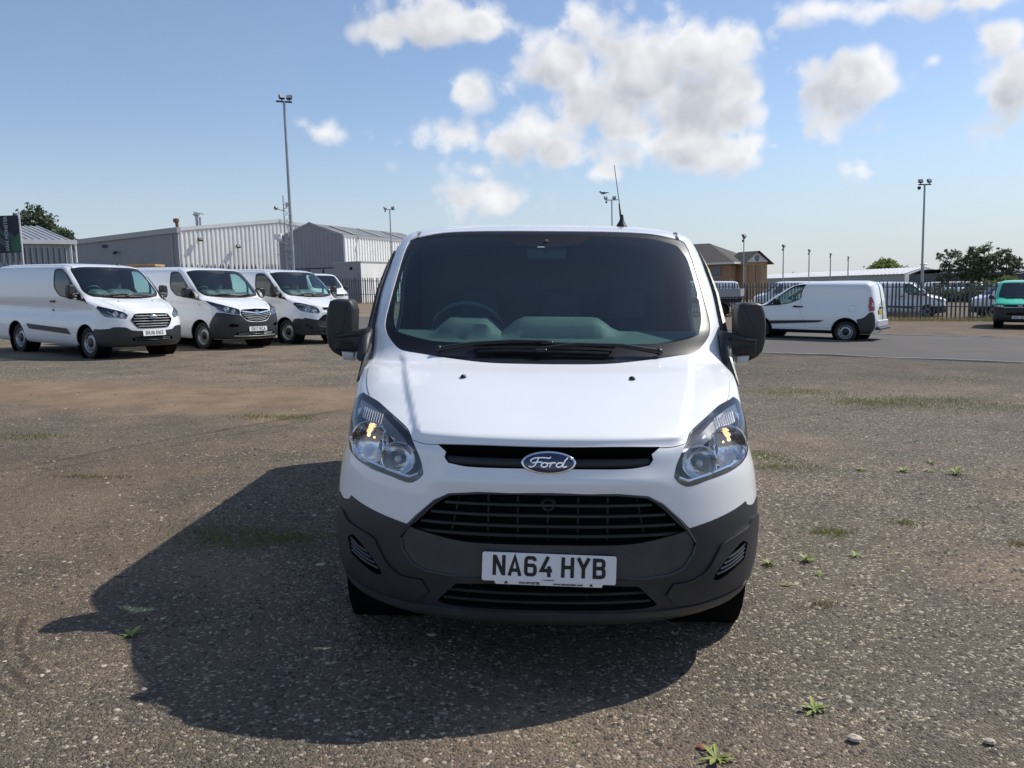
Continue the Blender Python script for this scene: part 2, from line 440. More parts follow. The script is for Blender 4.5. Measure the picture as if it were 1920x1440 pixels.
def text_mesh(name, body, size, mat, parent, M, bold=0.0, shear=0.0, sx=1.0, extrude=0.0004):
    cu = bpy.data.curves.new(name, 'FONT'); cu.body = body; cu.size = size; cu.offset = bold; cu.shear = shear
    cu.align_x = 'CENTER'; cu.align_y = 'CENTER'; cu.extrude = extrude; cu.resolution_u = 3
    t = bpy.data.objects.new(name, cu); COL.objects.link(t)
    bpy.context.view_layer.update()
    me = bpy.data.meshes.new_from_object(t.evaluated_get(bpy.context.evaluated_depsgraph_get()))
    bpy.data.objects.remove(t); bpy.data.curves.remove(cu)
    me.name = name; me.materials.clear(); me.materials.append(MATS[mat])
    me.transform(M @ Matrix.Diagonal((sx, 1, 1, 1)))
    return link_mesh(name, me, parent)

# ------------------------------------------------------------------ vehicle bodies
def pchip(xs, ys):
    xs = np.array(xs, float); ys = np.array(ys, float); h = np.diff(xs); d = np.diff(ys) / h
    m = np.zeros_like(ys)
    for i in range(1, len(xs) - 1):
        if d[i - 1] * d[i] > 0:
            w1 = 2 * h[i] + h[i - 1]; w2 = h[i] + 2 * h[i - 1]; m[i] = (w1 + w2) / (w1 / d[i - 1] + w2 / d[i])
    m[0] = d[0]; m[-1] = d[-1]
    def F(x):
        x = np.clip(np.asarray(x, float), xs[0], xs[-1]); i = np.clip(np.searchsorted(xs, x) - 1, 0, len(xs) - 2)
        t = (x - xs[i]) / h[i]
        return (ys[i] * (2 * t**3 - 3 * t * t + 1) + h[i] * m[i] * (t**3 - 2 * t * t + t) + ys[i + 1] * (-2 * t**3 + 3 * t * t) + h[i] * m[i + 1] * (t**3 - t * t))
    return F
HP = PI / 2
class Body:
    """a van skin as a stack of rounded plan outlines: chart (t, v); t=0 front centre, HP front corner,
    HP..HP+S the flank, HP+S..PI+S the rear corner; v climbs the centre-line from bumper to roof"""
    S = 3.0
    def __init__(s, rows, rear, n2=6.0, m2=2.0, cr=0.14, bump=None):
        r = np.array(rows, float); z = r[:, 0]
        s.z0, s.z1 = z[0], z[-1]
        s.yf, s.w, s.c, s.n, s.m = [pchip(z, r[:, k]) for k in range(1, 6)]
        s.yr = pchip([a for a, _ in rear], [c for _, c in rear]); s.n2, s.m2, s.cr = n2, m2, cr
        zz = np.linspace(s.z0, s.z1, 900); yy = s.yf(zz)
        s._arc = np.concatenate([[0], np.cumsum(np.hypot(np.diff(zz), np.diff(yy)))]); s._zz = zz; s.V = s._arc[-1]
        s.bump = bump
    def v_of(s, z): return float(np.interp(z, s._zz, s._arc))
    def z_of(s, v): return np.interp(v, s._arc, s._zz)
    def P(s, t, v):
        t = np.asarray(t, float); sg = np.where(t < 0, -1.0, 1.0); t = np.abs(t); z = s.z_of(np.asarray(v, float))
        w, c, n, m, yf = s.w(z), s.c(z), s.n(z), s.m(z), s.yf(z); yr = s.yr(z)
        tf = np.clip(t, 0, HP); tr = np.clip(t - HP - s.S, 0, HP); q = np.clip((t - HP) / s.S, 0, 1)
        xf = w * np.clip(np.sin(tf), 0, 1) ** (2 / n); yo = yf + c * (1 - np.clip(np.cos(tf), 0, 1) ** (2 / m))
        a = yf + c; bb = np.maximum(yr - s.cr, a + 1e-3)
        x = np.where(t <= HP + s.S, xf, w * np.clip(np.cos(tr), 0, 1) ** (2 / s.n2))
        y = np.where(t <= HP, yo, np.where(t <= HP + s.S, a + (bb - a) * q, bb + s.cr * np.clip(np.sin(tr), 0, 1) ** (2 / s.m2)))
        out = np.stack([x * sg, y, z + 0 * x], -1)
        return s.bump(out) if s.bump is not None else out
    def N(s, t, v):
        e = 3e-3; t = np.asarray(t, float); v = np.asarray(v, float)
        v0 = np.clip(v - e, 0, s.V); v1 = np.clip(v + e, 0, s.V)
        dt = s.P(np.minimum(t + e, PI + s.S - 1e-4), v) - s.P(t - e, v); dv = s.P(t, v1) - s.P(t, v0)
        n = np.cross(dt, dv); l = np.linalg.norm(n, axis=-1, keepdims=True)
        n = np.where(l > 1e-12, n / np.maximum(l, 1e-12), np.array([0, 0, 1.0]))
        n[np.abs(t) < 1e-6, 0] = 0
        return n / np.maximum(np.linalg.norm(n, axis=-1, keepdims=True), 1e-9)
    def front(s, x, z):
        return (math.asin(min(1.0, (abs(x) / float(s.w(z))) ** (float(s.n(z)) / 2))), s.v_of(z))
    def side(s, y, z):
        yf, c = float(s.yf(z)), float(s.c(z)); v = s.v_of(z)
        if y < yf + c:
            return (math.acos(min(1.0, max(0.0, 1 - (y - yf) / c) ** (float(s.m(z)) / 2))), v)
        a = yf + c; bb = max(float(s.yr(z)) - s.cr, a + 1e-3)
        if y <= bb: return (HP + (y - a) / (bb - a) * s.S, v)
        return (HP + s.S + math.asin(min(1.0, ((y - bb) / s.cr) ** (s.m2 / 2))), v)
    def back(s, x, z):
        return (HP + s.S + math.acos(min(1.0, (abs(x) / float(s.w(z))) ** (s.n2 / 2))), s.v_of(z))
    def pt(s, x, z, off=0.0):
        """point on the nose at (x,z), pushed outwards"""
        t, v = s.front(x, z); sg = -1 if x < 0 else 1
        p = s.P(np.array([t]), np.array([v]))[0]; n = s.N(np.array([t]), np.array([v]))[0]
        p = p + n * off; return Vector((p[0] * sg, p[1], p[2]))
    def spt(s, y, z, off=0.0, sg=1):
        t, v = s.side(y, z)
        p = s.P(np.array([t]), np.array([v]))[0]; n = s.N(np.array([t]), np.array([v]))[0]
        p = p + n * off; return Vector((p[0] * sg, p[1], p[2]))

def chart_poly(body, pts, step, ang=34.0):
    """('F',x,z) / ('S',y,z) / ('B',x,z) points (a bare pair means front) -> smooth closed outline in the chart"""
    c = []
    for p in pts:
        if p[0] == 'S': c.append(body.side(p[1], p[2]))
        elif p[0] == 'B': c.append(body.back(p[1], p[2]))
        elif p[0] == 'F': c.append(body.front(p[1], p[2]))
        else: c.append(body.front(p[0], p[1]))
    c = [np.array(q) for q in c]; n = len(c); out = []
    corner = []
    for i in range(n):
        a = c[i] - c[i - 1]; d = c[(i + 1) % n] - c[i]
        cs = (a @ d) / max(np.linalg.norm(a) * np.linalg.norm(d), 1e-9)
        corner.append(math.degrees(math.acos(max(-1, min(1, cs)))) > ang or c[i][0] < 1e-6)
    for i in range(n):
        p1, p2 = c[i], c[(i + 1) % n]
        p0 = c[i - 1] if not corner[i] else p1 - (p2 - p1); p3 = c[(i + 2) % n] if not corner[(i + 1) % n] else p2 + (p2 - p1)
        k = max(1, int(math.ceil(np.linalg.norm(p2 - p1) / step)))
        l1, l2, l0 = np.linalg.norm(p2 - p1), np.linalg.norm(p3 - p2), np.linalg.norm(p1 - p0)
        m1 = (p2 - p0) / max(l0 + l1, 1e-9) * l1; m2 = (p3 - p1) / max(l1 + l2, 1e-9) * l1
        if corner[i] and corner[(i + 1) % n]: m1 = m2 = p2 - p1
        for j in range(k):
            t = j / k
            q = p1 * (2 * t**3 - 3 * t * t + 1) + m1 * (t**3 - 2 * t * t + t) + p2 * (-2 * t**3 + 3 * t * t) + m2 * (t**3 - t * t)
            q[0] = max(0.0, q[0]); q[1] = min(max(q[1], 0), body.V); out.append(q)
    return np.array(out)
def in_poly(pts, poly):
    x, y = pts[:, 0], pts[:, 1]; r = np.zeros(len(pts), bool); px, py = poly[:, 0], poly[:, 1]; j = len(poly) - 1
    for i in range(len(poly)):
        cnd = (py[i] > y) != (py[j] > y)
        if cnd.any():
            xi = (px[j] - px[i]) * (y - py[i]) / (py[j] - py[i] + 1e-15) + px[i]; r ^= cnd & (x < xi)
        j = i
    return r

def skin(body, regions, ts, vs_, step):
    """cuts the half skin into regions; returns {name: (tv points, triangles)}; later regions win"""
    polys = [(r, chart_poly(body, r['pts'], step)) for r in regions]
    T, V = np.meshgrid(ts, vs_); g = np.stack([T.ravel(), V.ravel()], 1)
    tm, vm = ts[-1], body.V
    rim = np.concatenate([np.stack([ts, 0 * ts], 1), np.stack([np.full(len(vs_), tm), vs_], 1)[1:], np.stack([ts[::-1], np.full(len(ts), vm)], 1)[1:], np.stack([np.zeros(len(vs_)), vs_[::-1]], 1)[1:-1]])
    segs = np.concatenate([p for _, p in polys]) if polys else np.zeros((0, 2))
    inner = g[(g[:, 0] > 1e-6) & (g[:, 0] < tm - 1e-6) & (g[:, 1] > 1e-6) & (g[:, 1] < vm - 1e-6)]
    if len(segs):
        keep = np.ones(len(inner), bool)
        for i in range(0, len(inner), 2000):
            d = ((inner[i:i + 2000, None, :] - segs[None, :, :]) ** 2).sum(-1).min(1); keep[i:i + 2000] = d > (step * 0.55) ** 2
        inner = inner[keep]
    verts = [Vector(p) for p in rim]; edges = [(i, (i + 1) % len(rim)) for i in range(len(rim))]
    for _, p in polys:
        n0 = len(verts); verts += [Vector((min(q[0], tm), q[1])) for q in p]; edges += [(n0 + i, n0 + (i + 1) % len(p)) for i in range(len(p))]
    verts += [Vector(p) for p in inner]
    ov, oe, of, _, _, _ = delaunay_2d_cdt(verts, edges, [], 0, 1e-6)
    P = np.array([(q[0], q[1]) for q in ov]); F = np.array([f[:3] for f in of], int)
    a, c, d = P[F[:, 0]], P[F[:, 1]], P[F[:, 2]]
    ar = (c[:, 0] - a[:, 0]) * (d[:, 1] - a[:, 1]) - (c[:, 1] - a[:, 1]) * (d[:, 0] - a[:, 0])
    F[ar < 0] = F[ar < 0][:, ::-1]; F = F[np.abs(ar) > 1e-10]
    cen = P[F].mean(1); lab = np.full(len(F), -1)
    for i, (r, p) in enumerate(polys): lab[in_poly(cen, p)] = i
    return P, F, lab

def shell_mesh(body, P, F, name, mat, side='sym', off=0.0, gap=0.0015, flange=0.012, recess=0.0, sx=1):
    """one region of the skin as a mesh; edges turned inwards so shut lines have depth"""
    used = np.unique(F); mp = -np.ones(len(P), int); mp[used] = np.arange(len(used)); F = mp[F]; tv = P[used]
    X = body.P(tv[:, 0], tv[:, 1]); N = body.N(tv[:, 0], tv[:, 1])
    mid = tv[:, 0] < 1e-6; X[mid, 0] = 0.0
    ec = {}
    for f in F:
        for k in range(3):
            a, c = int(f[k]), int(f[(k + 1) % 3])
            if (c, a) in ec: del ec[(c, a)]
            else: ec[(a, c)] = 1
    be = [(a, c) for (a, c) in ec if not (side == 'sym' and mid[a] and mid[c])]
    inw = np.zeros_like(X)
    for a, c in be:
        d = X[c] - X[a]; l = np.linalg.norm(d)
        if l > 1e-9:
            d = np.cross(N[a], d / l); inw[a] += d; inw[c] += d
    l = np.linalg.norm(inw, axis=1, keepdims=True); inw = np.where(l > 1e-6, inw / np.maximum(l, 1e-6), 0)
    if side == 'sym': inw[mid, 0] = 0
    X0 = X + inw * gap
    V = list(X0 + N * (off - recess)); NN = list(N); faces = [tuple(f) for f in F]
    depth = recess if recess else flange
    if depth and be:
        k0 = len(V); ids = {}
        for a, c in be:
            for q in (a, c):
                if q not in ids:
                    ids[q] = len(V)
                    if recess: V.append(X0[q] + N[q] * off); V.append(X0[q] + N[q] * (off - recess)); NN += [inw[q], inw[q]]
                    else: V.append(X0[q] + N[q] * off); V.append(X0[q] + N[q] * (off - flange)); NN += [-inw[q], -inw[q]]
        for a, c in be:
            A, Cc = ids[a], ids[c]
            faces.append((Cc, Cc + 1, A + 1, A) if recess else (A, A + 1, Cc + 1, Cc))
    V = np.array(V); NN = np.array(NN)
    if side == 'sym':
        n = len(V); mm = np.arange(n) + n; isv = np.zeros(n, bool); isv[:len(mid)] = mid
        isv |= np.abs(V[:, 0]) < 1e-9; keep = np.where(~isv)[0]; mm[isv] = np.where(isv)[0]; mm[keep] = n + np.arange(len(keep))
        V = np.concatenate([V, V[keep] * [-1, 1, 1]]); NN = np.concatenate([NN, NN[keep] * [-1, 1, 1]]); faces = faces + [tuple(int(mm[i]) for i in f[::-1]) for f in faces]
    elif sx < 0:
        V = V * [-1, 1, 1]; NN = NN * [-1, 1, 1]; faces = [f[::-1] for f in faces]
    bad = np.linalg.norm(NN, axis=1) < 0.1; NN[bad] = (0, -1, 0)
    me = bpy.data.meshes.new(name); me.from_pydata([tuple(p) for p in V], [], faces)
    me.polygons.foreach_set('use_smooth', [True] * len(me.polygons))
    me.materials.append(MATS[mat]); me.update()
    me.normals_split_custom_set_from_vertices([tuple(p) for p in NN])
    return me

def strip(body, mb, pts, wid, dep, off, rev=False):
    """bar that follows the nose: pts (x,z) polyline, wid in z, standing dep thick at distance off from the skin"""
    pr = []
    for x, z in pts:
        p = body.pt(x, z, off); n = (body.pt(x, z, off + 0.01) - p).normalized(); up = Vector((0, 0, 1)); up = (up - n * up.dot(n)).normalized()
        h = wid / 2; k = min(h, dep) * 0.35
        pr.append([p + up * h, p + up * h + n * (dep - k), p + up * (h - k) + n * dep, p - up * (h - k) + n * dep, p - up * h + n * (dep - k), p - up * h])
    m = len(pr[0]); vs = [q for r in pr for q in r]; fs = []
    for i in range(len(pr) - 1):
        for k in range(m):
            k2 = (k + 1) % m; fs.append((i * m + k, (i + 1) * m + k, (i + 1) * m + k2, i * m + k2))
    fs.append(tuple(range(m))); fs.append(tuple(range(len(vs) - m, len(vs)))[::-1])
    mb.add(vs, fs)

def skin_parts(root, body, regions, ts, vs_, step, body_name='body', paint='white_paint', liner=0.03, cut_top=None):
    """builds all regions of a vehicle as parts of root; returns {region name: [objects]}"""
    P, F, lab = skin(body, regions, ts, vs_, step)
    out = {}
    me = shell_mesh(body, P, F[lab == -1], body_name, paint, 'sym', 0.0, 0.0012, 0.014)
    out['body'] = [link_mesh(body_name, me, root)]
    lin = lab == -1
    for i, r in enumerate(regions):
        f = F[lab == i]; typ = r.get('type', 'panel')
        if len(f) == 0 or typ == 'hole': continue
        par = root
        if r.get('parent'): par = out[r['parent']][0]
        if typ == 'panel': lin |= lab == i
        kw = dict(off=r.get('off', 0.0), gap=r.get('gap', 0.0012), flange=r.get('flange', 0.014), recess=r.get('depth', 0.0))
        if typ == 'glass': kw.update(gap=0.0, flange=0.0, off=r.get('off', -0.004))
        sides = [('pair', 1), ('pair', -1)] if r.get('pair') else [('sym', 1)]
        if r.get('one'): sides = [('pair', r['one'])]
        for sd, sx in sides:
            pr = par
            if r.get('parent') and r.get('pair') and len(out[r['parent']]) == 2: pr = out[r['parent']][0 if sx == 1 else 1]
            o = link_mesh(r['name'], shell_mesh(body, P, f, r['name'], r['mat'], sd, sx=sx, **kw), pr)
            out.setdefault(r.get('key', r['name']), []).append(o)
    if liner:
        o = link_mesh('inner_shell', shell_mesh(body, P, F[lin], 'inner_shell', 'void_black', 'sym', -liner, 0.0, 0.0), root); out['liner'] = [o]
    return out

# ------------------------------------------------------------------ vehicle fittings
def wheel(root, x, y, r=0.335, wid=0.215, rim=0.215, dark_cap=False, style='steel', caph=True):
    """tyre (part) > rim, hub cap (sub-parts); outer face at |x|"""
    s = 1 if x > 0 else -1; xi = x - s * wid
    def X(a): return x - s * a
    prof = [(X(0.05), rim), (X(0.012), rim + 0.012), (X(0.0), rim + 0.05), (X(0.004), r - 0.035), (X(0.022), r - 0.008), (X(0.045), r), (X(wid * .32), r), (X(wid * .33), r - .008), (X(wid * .36), r - .008), (X(wid * .37), r), (X(wid * .63), r), (X(wid * .64), r - .008), (X(wid * .67), r - .008), (X(wid * .68), r), (X(wid - .045), r), (X(wid - .01), r - 0.02), (X(wid), r - 0.08), (X(wid - .02), rim)]
    t = MB().lathe(prof, 40, 'X', (0, y, r - 0.012)).build('wheel', 'rubber', root, 50)
    c = (0, y, r - 0.012)
    if style == 'steel':
        rp = [(X(0.018), rim + 0.004), (X(0.012), rim - 0.004), (X(0.022), rim - 0.018), (X(0.055), rim - 0.03), (X(0.060), rim * .80), (X(0.042), rim * .66), (X(0.040), rim * .50), (X(0.058), rim * .42), (X(0.060), rim * .30), (X(0.05), rim * .26), (X(0.05), 0.001)]
        rm = MB().lathe(rp, 40, 'X', c).build('rim', 'steel_rim', t, 40)
        h = MB()
        for k in range(12):
            a = 2 * PI * k / 12
            o = [(0.020 * math.cos(q) * 1.1, 0.013 * math.sin(q)) for q in np.linspace(0, 2 * PI, 10, endpoint=False)]
            rad = Vector((0, math.cos(a), math.sin(a))); tan = Vector((0, -math.sin(a), math.cos(a)))
            cc = Vector(c) + rad * (rim * .775) + Vector((X(0.0535), 0, 0))
            h.pillow(o, (cc, tan, rad, Vector((s, 0, 0))), 0.003, 0.001, 1)
        h.build('rim_hole', 'void_black', t)['kind'] = 'stuff'
        if caph:
            MB().lathe([(X(0.034), rim * .46), (X(0.026), rim * .40), (X(0.020), rim * .2), (X(0.018), 0.001)], 24, 'X', c).build('hub_cap', 'black_plastic', t, 40)
    return t
def wiper(root, body, arm, blade):
    a = [body.pt(x, z, 0.022 + 0.012 * (i > 0)) for i, (x, z) in enumerate(arm)]
    w = MB(); w.tube(a, [0.014] + [0.010] * (len(a) - 2) + [0.007], 8); w.ball(a[0], 0.019)
    o = w.build('wiper_arm', 'black_plastic', root)
    bl = MB(); pts = [body.pt(x, z, 0.016) for x, z in blade]; n = len(pts)
    for i in range(n - 1):
        pass
    bl.tube(pts, [0.008] + [0.011] * (n - 2) + [0.009], 6)
    bl.tube([body.pt(x, z, 0.006) for x, z in blade], 0.004, 5)
    m = blade[n // 2]; p = body.pt(m[0], m[1], 0.024); bl.box(p, (0.06, 0.03, 0.022), bev=0.006)
    bl.build('wiper_blade', 'black_plastic', o)
def number_plate(root, text, M, w=0.52, h=0.111, mat='plate_white', strip_txt=None, sub=None):
    """flat plate centred on the local origin of M, facing local +Z"""
    x, y = w / 2, h / 2; r = 0.008
    ol = []
    for cx_, cy_, a0 in ((x - r, y - r, 0), (-x + r, y - r, 90), (-x + r, -y + r, 180), (x - r, -y + r, 270)):
        for k in range(4): a = R_(a0 + 30 * k); ol.append((cx_ + r * math.cos(a), cy_ + r * math.sin(a)))
    O = M @ Vector((0, 0, 0)); U = (M.to_3x3() @ Vector((1, 0, 0))); V_ = (M.to_3x3() @ Vector((0, 1, 0))); N_ = (M.to_3x3() @ Vector((0, 0, 1)))
    p = MB().pillow(ol, (O - N_ * .004, U, V_, N_), 0.006, 0.001, 1, False).build('number_plate', mat, root)
    st, sw = plate_text(text, 0.079 * h / 0.111)
    g = MB()
    for i, pl in enumerate(st): stroke(g, pl, sw, lambda a, c, i=i: O + U * a + V_ * (c + .006 * (strip_txt is not None)) + N_ * (0.0028 + 0.00012 * i))
    g.build('registration', 'ink_black', p)
    return p, O, U, V_, N_
def door_mirror(root, s, outline, y0, thick, mat='black_plastic'):
    ol = [(s * a, c) for a, c in outline]
    return MB().pillow(ol, ((0, y0, 0), (1, 0, 0), (0, 0, 1), (0, 1, 0)), thick, min(0.026, thick * .45), 5).build('door_mirror', mat, root, 60)

def cabin(root, body, dash_z=1.29, y0=1.02, wheel_x=-0.42, bulk=2.55, zr=1.86, seat_y=2.08, hw=0.80, simple=False, dz=0.0):
    """dashboard, steering wheel, seats and bulkhead, seen through the glass"""
    nx, ny = 41, 16; vs = []; fs = []
    def dz_(x, y):
        z = dash_z + 0.075 * max(0, min(1, (y - y0) / 0.35)) + 0.0
        k = lambda t: max(0.0, min(1.0, t)) ** 2 * (3 - 2 * max(0.0, min(1.0, t)))
        z += 0.070 * k((0.19 - abs(x - wheel_x)) / 0.09) * k((y - y0 - 0.16) / 0.05)
        z += 0.075 * k((0.33 - abs(x - 0.07)) / 0.14) * k((y - y0 - 0.20) / 0.05)
        if y > y0 + 0.42: z -= 0.5 * ((y - y0 - 0.42) / 0.12)
        return z
    ys = list(np.linspace(y0 + .02, y0 + .44, ny - 3)) + [y0 + .46, y0 + .48, y0 + .50]
    for y_ in ys:
        for i in range(nx):
            x = -hw + 2 * hw * i / (nx - 1); y = y_ + .30 * (abs(x) / hw) ** 3 * max(0, 1 - (y_ - y0) / .46); vs.append((x, y, dz_(x, y)))
    for j in range(ny - 1):
        for i in range(nx - 1): fs.append((j * nx + i, j * nx + i + 1, (j + 1) * nx + i + 1, (j + 1) * nx + i))
    MB().add(vs, fs, True).build('dashboard', 'dash_trim', root, 40)
    st = MB(); cc = Vector((wheel_x - .02, y0 + .56, dash_z + .06)); ax = Vector((0, -0.80, -0.6)).normalized(); u = Vector((1, 0, 0)); v = ax.cross(u)
    st.tube([cc + (u * math.cos(t) + v * math.sin(t)) * 0.195 for t in np.linspace(0, 2 * PI, 33)], 0.014, 8, False)
    for t in (0.1, PI - .1, -HP): st.tube([cc + ax * .02, cc + (u * math.cos(t) + v * math.sin(t)) * 0.19], 0.016, 6)
    st.ball(cc + ax * .01, 0.065, sc=(1, .5, .8))
    st.tube([cc, cc + ax * 0.4], 0.03, 8)
    st.build('steering_wheel', 'dash_dark', root)
    for x in (wheel_x, -wheel_x * .25, -wheel_x * 1.25) if not simple else (wheel_x, -wheel_x):
        m = MB(); ol = [(-.22, 0), (.22, 0), (.225, .35), (.19, .56), (-.19, .56), (-.225, .35)]
        m.pillow(ol, ((x, seat_y, .80 + dz), (1, 0, 0), (0, .22, .975), (0, .975, -.22)), .13, .05, 3)
        m.pillow([(-.13, 0), (.13, 0), (.12, .19), (-.12, .19)], ((x, seat_y + .14, 1.40 + dz), (1, 0, 0), (0, .12, .99), (0, .99, -.12)), .09, .04, 3)
        m.box((x, seat_y - .22, .76 + dz), (.46, .5, .16), bev=.04)
        m.build('seat', 'seat_fabric', root, 60)
    MB().box((0, bulk, (zr + .3) / 2), (2 * hw + .06, .03, zr - .3)).build('bulkhead', 'dash_dark', root)
    MB().box((0, (bulk + y0 + .65) / 2, zr + .02), (2 * hw - .15, bulk - y0 - .75, .02)).build('head_lining', 'head_lining', root)
    MB().box((0, 1.6, .42), (2 * hw, 1.6, .03)).build('cab_floor', 'dash_dark', root)
    if not simple: MB().box((0, y0 + .62, zr - .07), (.22, .03, .07), Matrix.Rotation(.2, 3, 'X'), .012).tube([(0, y0 + .62, zr - .07), (0, y0 + .54, zr)], .012, 6).build('light_gap_cover', 'dash_dark', root)  # dark box added to cover a bright gap at the windscreen top

def place(root, x, y, ang, dz=0.0):
    """stand a vehicle on the yard: ang is the heading (radians) its nose points to"""
    root.matrix_world = Matrix.Translation((x, y, gz(x, y) + dz)) @ Matrix.Rotation(gslope(x), 4, 'Y') @ Matrix.Rotation(ang + HP, 4, 'Z')
def place_by(root, lp, wp, ang, dz=0.0, scale=1.0):
    """put local ground point lp on world ground point wp"""
    c, s_ = math.cos(ang + HP), math.sin(ang + HP)
    x = wp[0] - scale * (c * lp[0] - s_ * lp[1]); y = wp[1] - scale * (s_ * lp[0] + c * lp[1])
    place(root, x, y, ang, dz)
    if scale != 1: root.matrix_world = root.matrix_world @ Matrix.Scale(scale, 4)

# ------------------------------------------------------------------ mid-size panel van (the near van and two in the row)
CUSTOM_ROWS = [(.25,.10,.875,.58,2.4,2),(.29,.04,.912,.61,2.4,2),(.37,.01,.942,.63,2.4,2),(.50,0,.955,.64,2.4,2),(.62,.0,.957,.64,2.4,2),(.74,.01,.95,.64,2.4,2),(.82,.02,.937,.63,2.4,2),(.90,.035,.916,.62,2.4,2),
(.965,.055,.906,.60,2.4,2),(1.0,.10,.904,.57,2.4,2),(1.04,.20,.905,.52,2.45,2),(1.08,.32,.908,.47,2.5,2),(1.14,.50,.918,.40,2.6,2),(1.20,.71,.924,.34,2.7,2),(1.235,.84,.924,.32,2.8,2),
(1.4,1.03,.922,.29,3.0,2),(1.56,1.21,.918,.28,3.0,2),(1.72,1.395,.897,.28,3.0,2),(1.80,1.49,.88,.28,3.0,2),(1.87,1.58,.856,.28,2.9,2),(1.91,1.632,.825,.29,2.8,2),(1.945,1.75,.755,.3,2.6,2),(1.97,1.92,.66,.3,2.4,2),(1.99,2.25,.50,.3,2.2,2),(2.0,2.7,.32,.3,2,2),(2.005,3.3,.03,.3,2,2)]
CUSTOM_REAR = [(.2,4.90),(.5,4.97),(1.0,4.95),(1.9,4.86),(2.01,4.6)]
def sst(x, a, c):
    t = np.clip((x - a) / (c - a), 0, 1); return t * t * (3 - 2 * t)
def custom_bump(p):
    x, y, z = np.abs(p[..., 0]), p[..., 1], p[..., 2]
    # raised middle of the bonnet, its crease running from the windscreen corner to the lamp
    xc = 0.505 + (z - .97) * .74
    k = sst(z, .975, 1.02) * (1 - sst(z, 1.22, 1.28)) * (y < 1.1)
    dy = -0.040 * sst(xc - x, -0.028, 0.022) * k
    # shoulder line pressed into the flank
    sw = sst(y, 1.0, 1.5) * (sst(z, .93 + .02 * y, .955 + .02 * y) - 0.0) * (1 - sst(z, 1.0, 1.30))
    dx = -0.010 * sw * np.sign(p[..., 0])
    # bumper stands a little proud of the wings, nose bar above the air intake rolls inwards
    dn = 0.012 * np.exp(-((z - .845) / .035) ** 2) * (1 - sst(x, .35, .52))
    return p + np.stack([dx, dy - dn, 0 * z], -1)
CUSTOM = Body(CUSTOM_ROWS, CUSTOM_REAR, bump=custom_bump)

def arch(yc, r, z0=0.2, zc=0.33, n=14):
    return [('S', yc + r * math.cos(a), max(zc + r * math.sin(a), z0)) for a in np.linspace(PI, 0, n)] + [('S', yc + r * 1.0, z0), ('S', yc - r * 1.0, z0)]
GLASS_C = [(0,1.234),(.27,1.237),(.45,1.250),(.625,1.268),(.725,1.281),(.769,1.305),(.825,1.359),(.843,1.396),(.846,1.436),(.833,1.574),(.820,1.710),(.801,1.838),(.790,1.864),(.772,1.873),(.683,1.892),(.59,1.907),(.42,1.915),(.2,1.917),(0,1.917)]
CLEAR_C = [(0,1.323),(.4,1.326),(.58,1.331),(.70,1.347),(.772,1.368),(.800,1.437),(.808,1.515),(.803,1.62),(.786,1.76),(.765,1.805),(.740,1.842),(.65,1.868),(.56,1.882),(.40,1.886),(.245,1.888),(.19,1.852),(.10,1.832),(0,1.826)]
HOOD_C = [(0,.976),(.27,.977),(.44,.972),(.50,.972),(.5515,.980),(.588,1.018),(.668,1.052),(.752,1.082),(.805,1.093),(.857,1.150),(.880,1.20),(.876,1.272),(.776,1.303),(.70,1.42),(0,1.42)]
LAMP_C = [(.853,1.108),(.880,1.09),(.900,1.05),(.898,.975),(.880,.908),(.843,.877),(.766,.852),(.643,.832),(.556,.817),(.517,.835),(.498,.858),(.504,.885),(.512,.91),(.5515,.980),(.588,1.018),(.668,1.052),(.752,1.084),(.802,1.096)]
SLOT_C = [(0,.9775),(.27,.9785),(.44,.974),(.405,.950),(.411,.929),(.396,.909),(.32,.899),(.11,.899),(0,.899)]
BEZEL_C = [(0,.804),(.275,.800),(.39,.787),(.45,.756),(.505,.705),(.555,.648),(.591,.594),(.584,.548),(.542,.491),(.485,.469),(.38,.462),(0,.471)]
GRILLE_C = [(0,.795),(.27,.792),(.38,.779),(.437,.748),(.488,.70),(.532,.657),(.549,.643),(.382,.613),(.3,.606),(0,.606)]
BUMP_C = [(0,.30),(0,.72),(.48,.72),(.565,.651),(.725,.681),(.838,.709),(.848,.692),(.885,.679),('S',.46,.690),('S',.60,.665),('S',.66,.60),('S',.62,.25),(.80,.25),(0,.25)]
LIP_C = [(0,.328),(.265,.322),(.51,.318),(.71,.326),(.86,.345),('S',.40,.372),('S',.62,.40),('S',.62,.25),(.4,.25),(0,.25)]
POD_C = [(.882,.632),(.850,.603),(.788,.588),(.712,.566),(.688,.533),(.649,.474),(.590,.437),(.50,.432),(.47,.385),(.53,.335),(.71,.338),(.86,.358),('S',.42,.392),('S',.585,.42),('S',.555,.60)]
VENT_C = [(.843,.530),(.812,.549),(.742,.505),(.683,.446),(.674,.424),(.690,.416),(.718,.420),(.826,.466)]
INTAKE_C = [(0,.454),(.36,.430),(.440,.346),(.40,.334),(0,.334)]
WIN_C = [('S',.93,1.165),('S',1.40,1.225),('S',1.93,1.283),('S',2.06,1.36),('S',2.17,1.48),('S',2.20,1.80),('S',2.18,1.855),('S',2.08,1.872),('S',1.90,1.864),('S',1.775,1.81),('S',1.63,1.70),('S',1.475,1.56),('S',1.285,1.385),('S',1.14,1.275)]
WINGL_C = [('S',1.56,1.264),('S',1.93,1.302),('S',2.05,1.372),('S',2.15,1.485),('S',2.175,1.79),('S',2.16,1.84),('S',2.06,1.852),('S',1.91,1.846),('S',1.79,1.79),('S',1.66,1.69),('S',1.56,1.60)]
QUART_C = [('S',1.16,1.232),('S',1.51,1.260),('S',1.51,1.555),('S',1.32,1.375)]
MOULD_C = [('S',1.52,.485),('S',3.26,.555),('S',3.38,.665),('S',1.68,.60)]
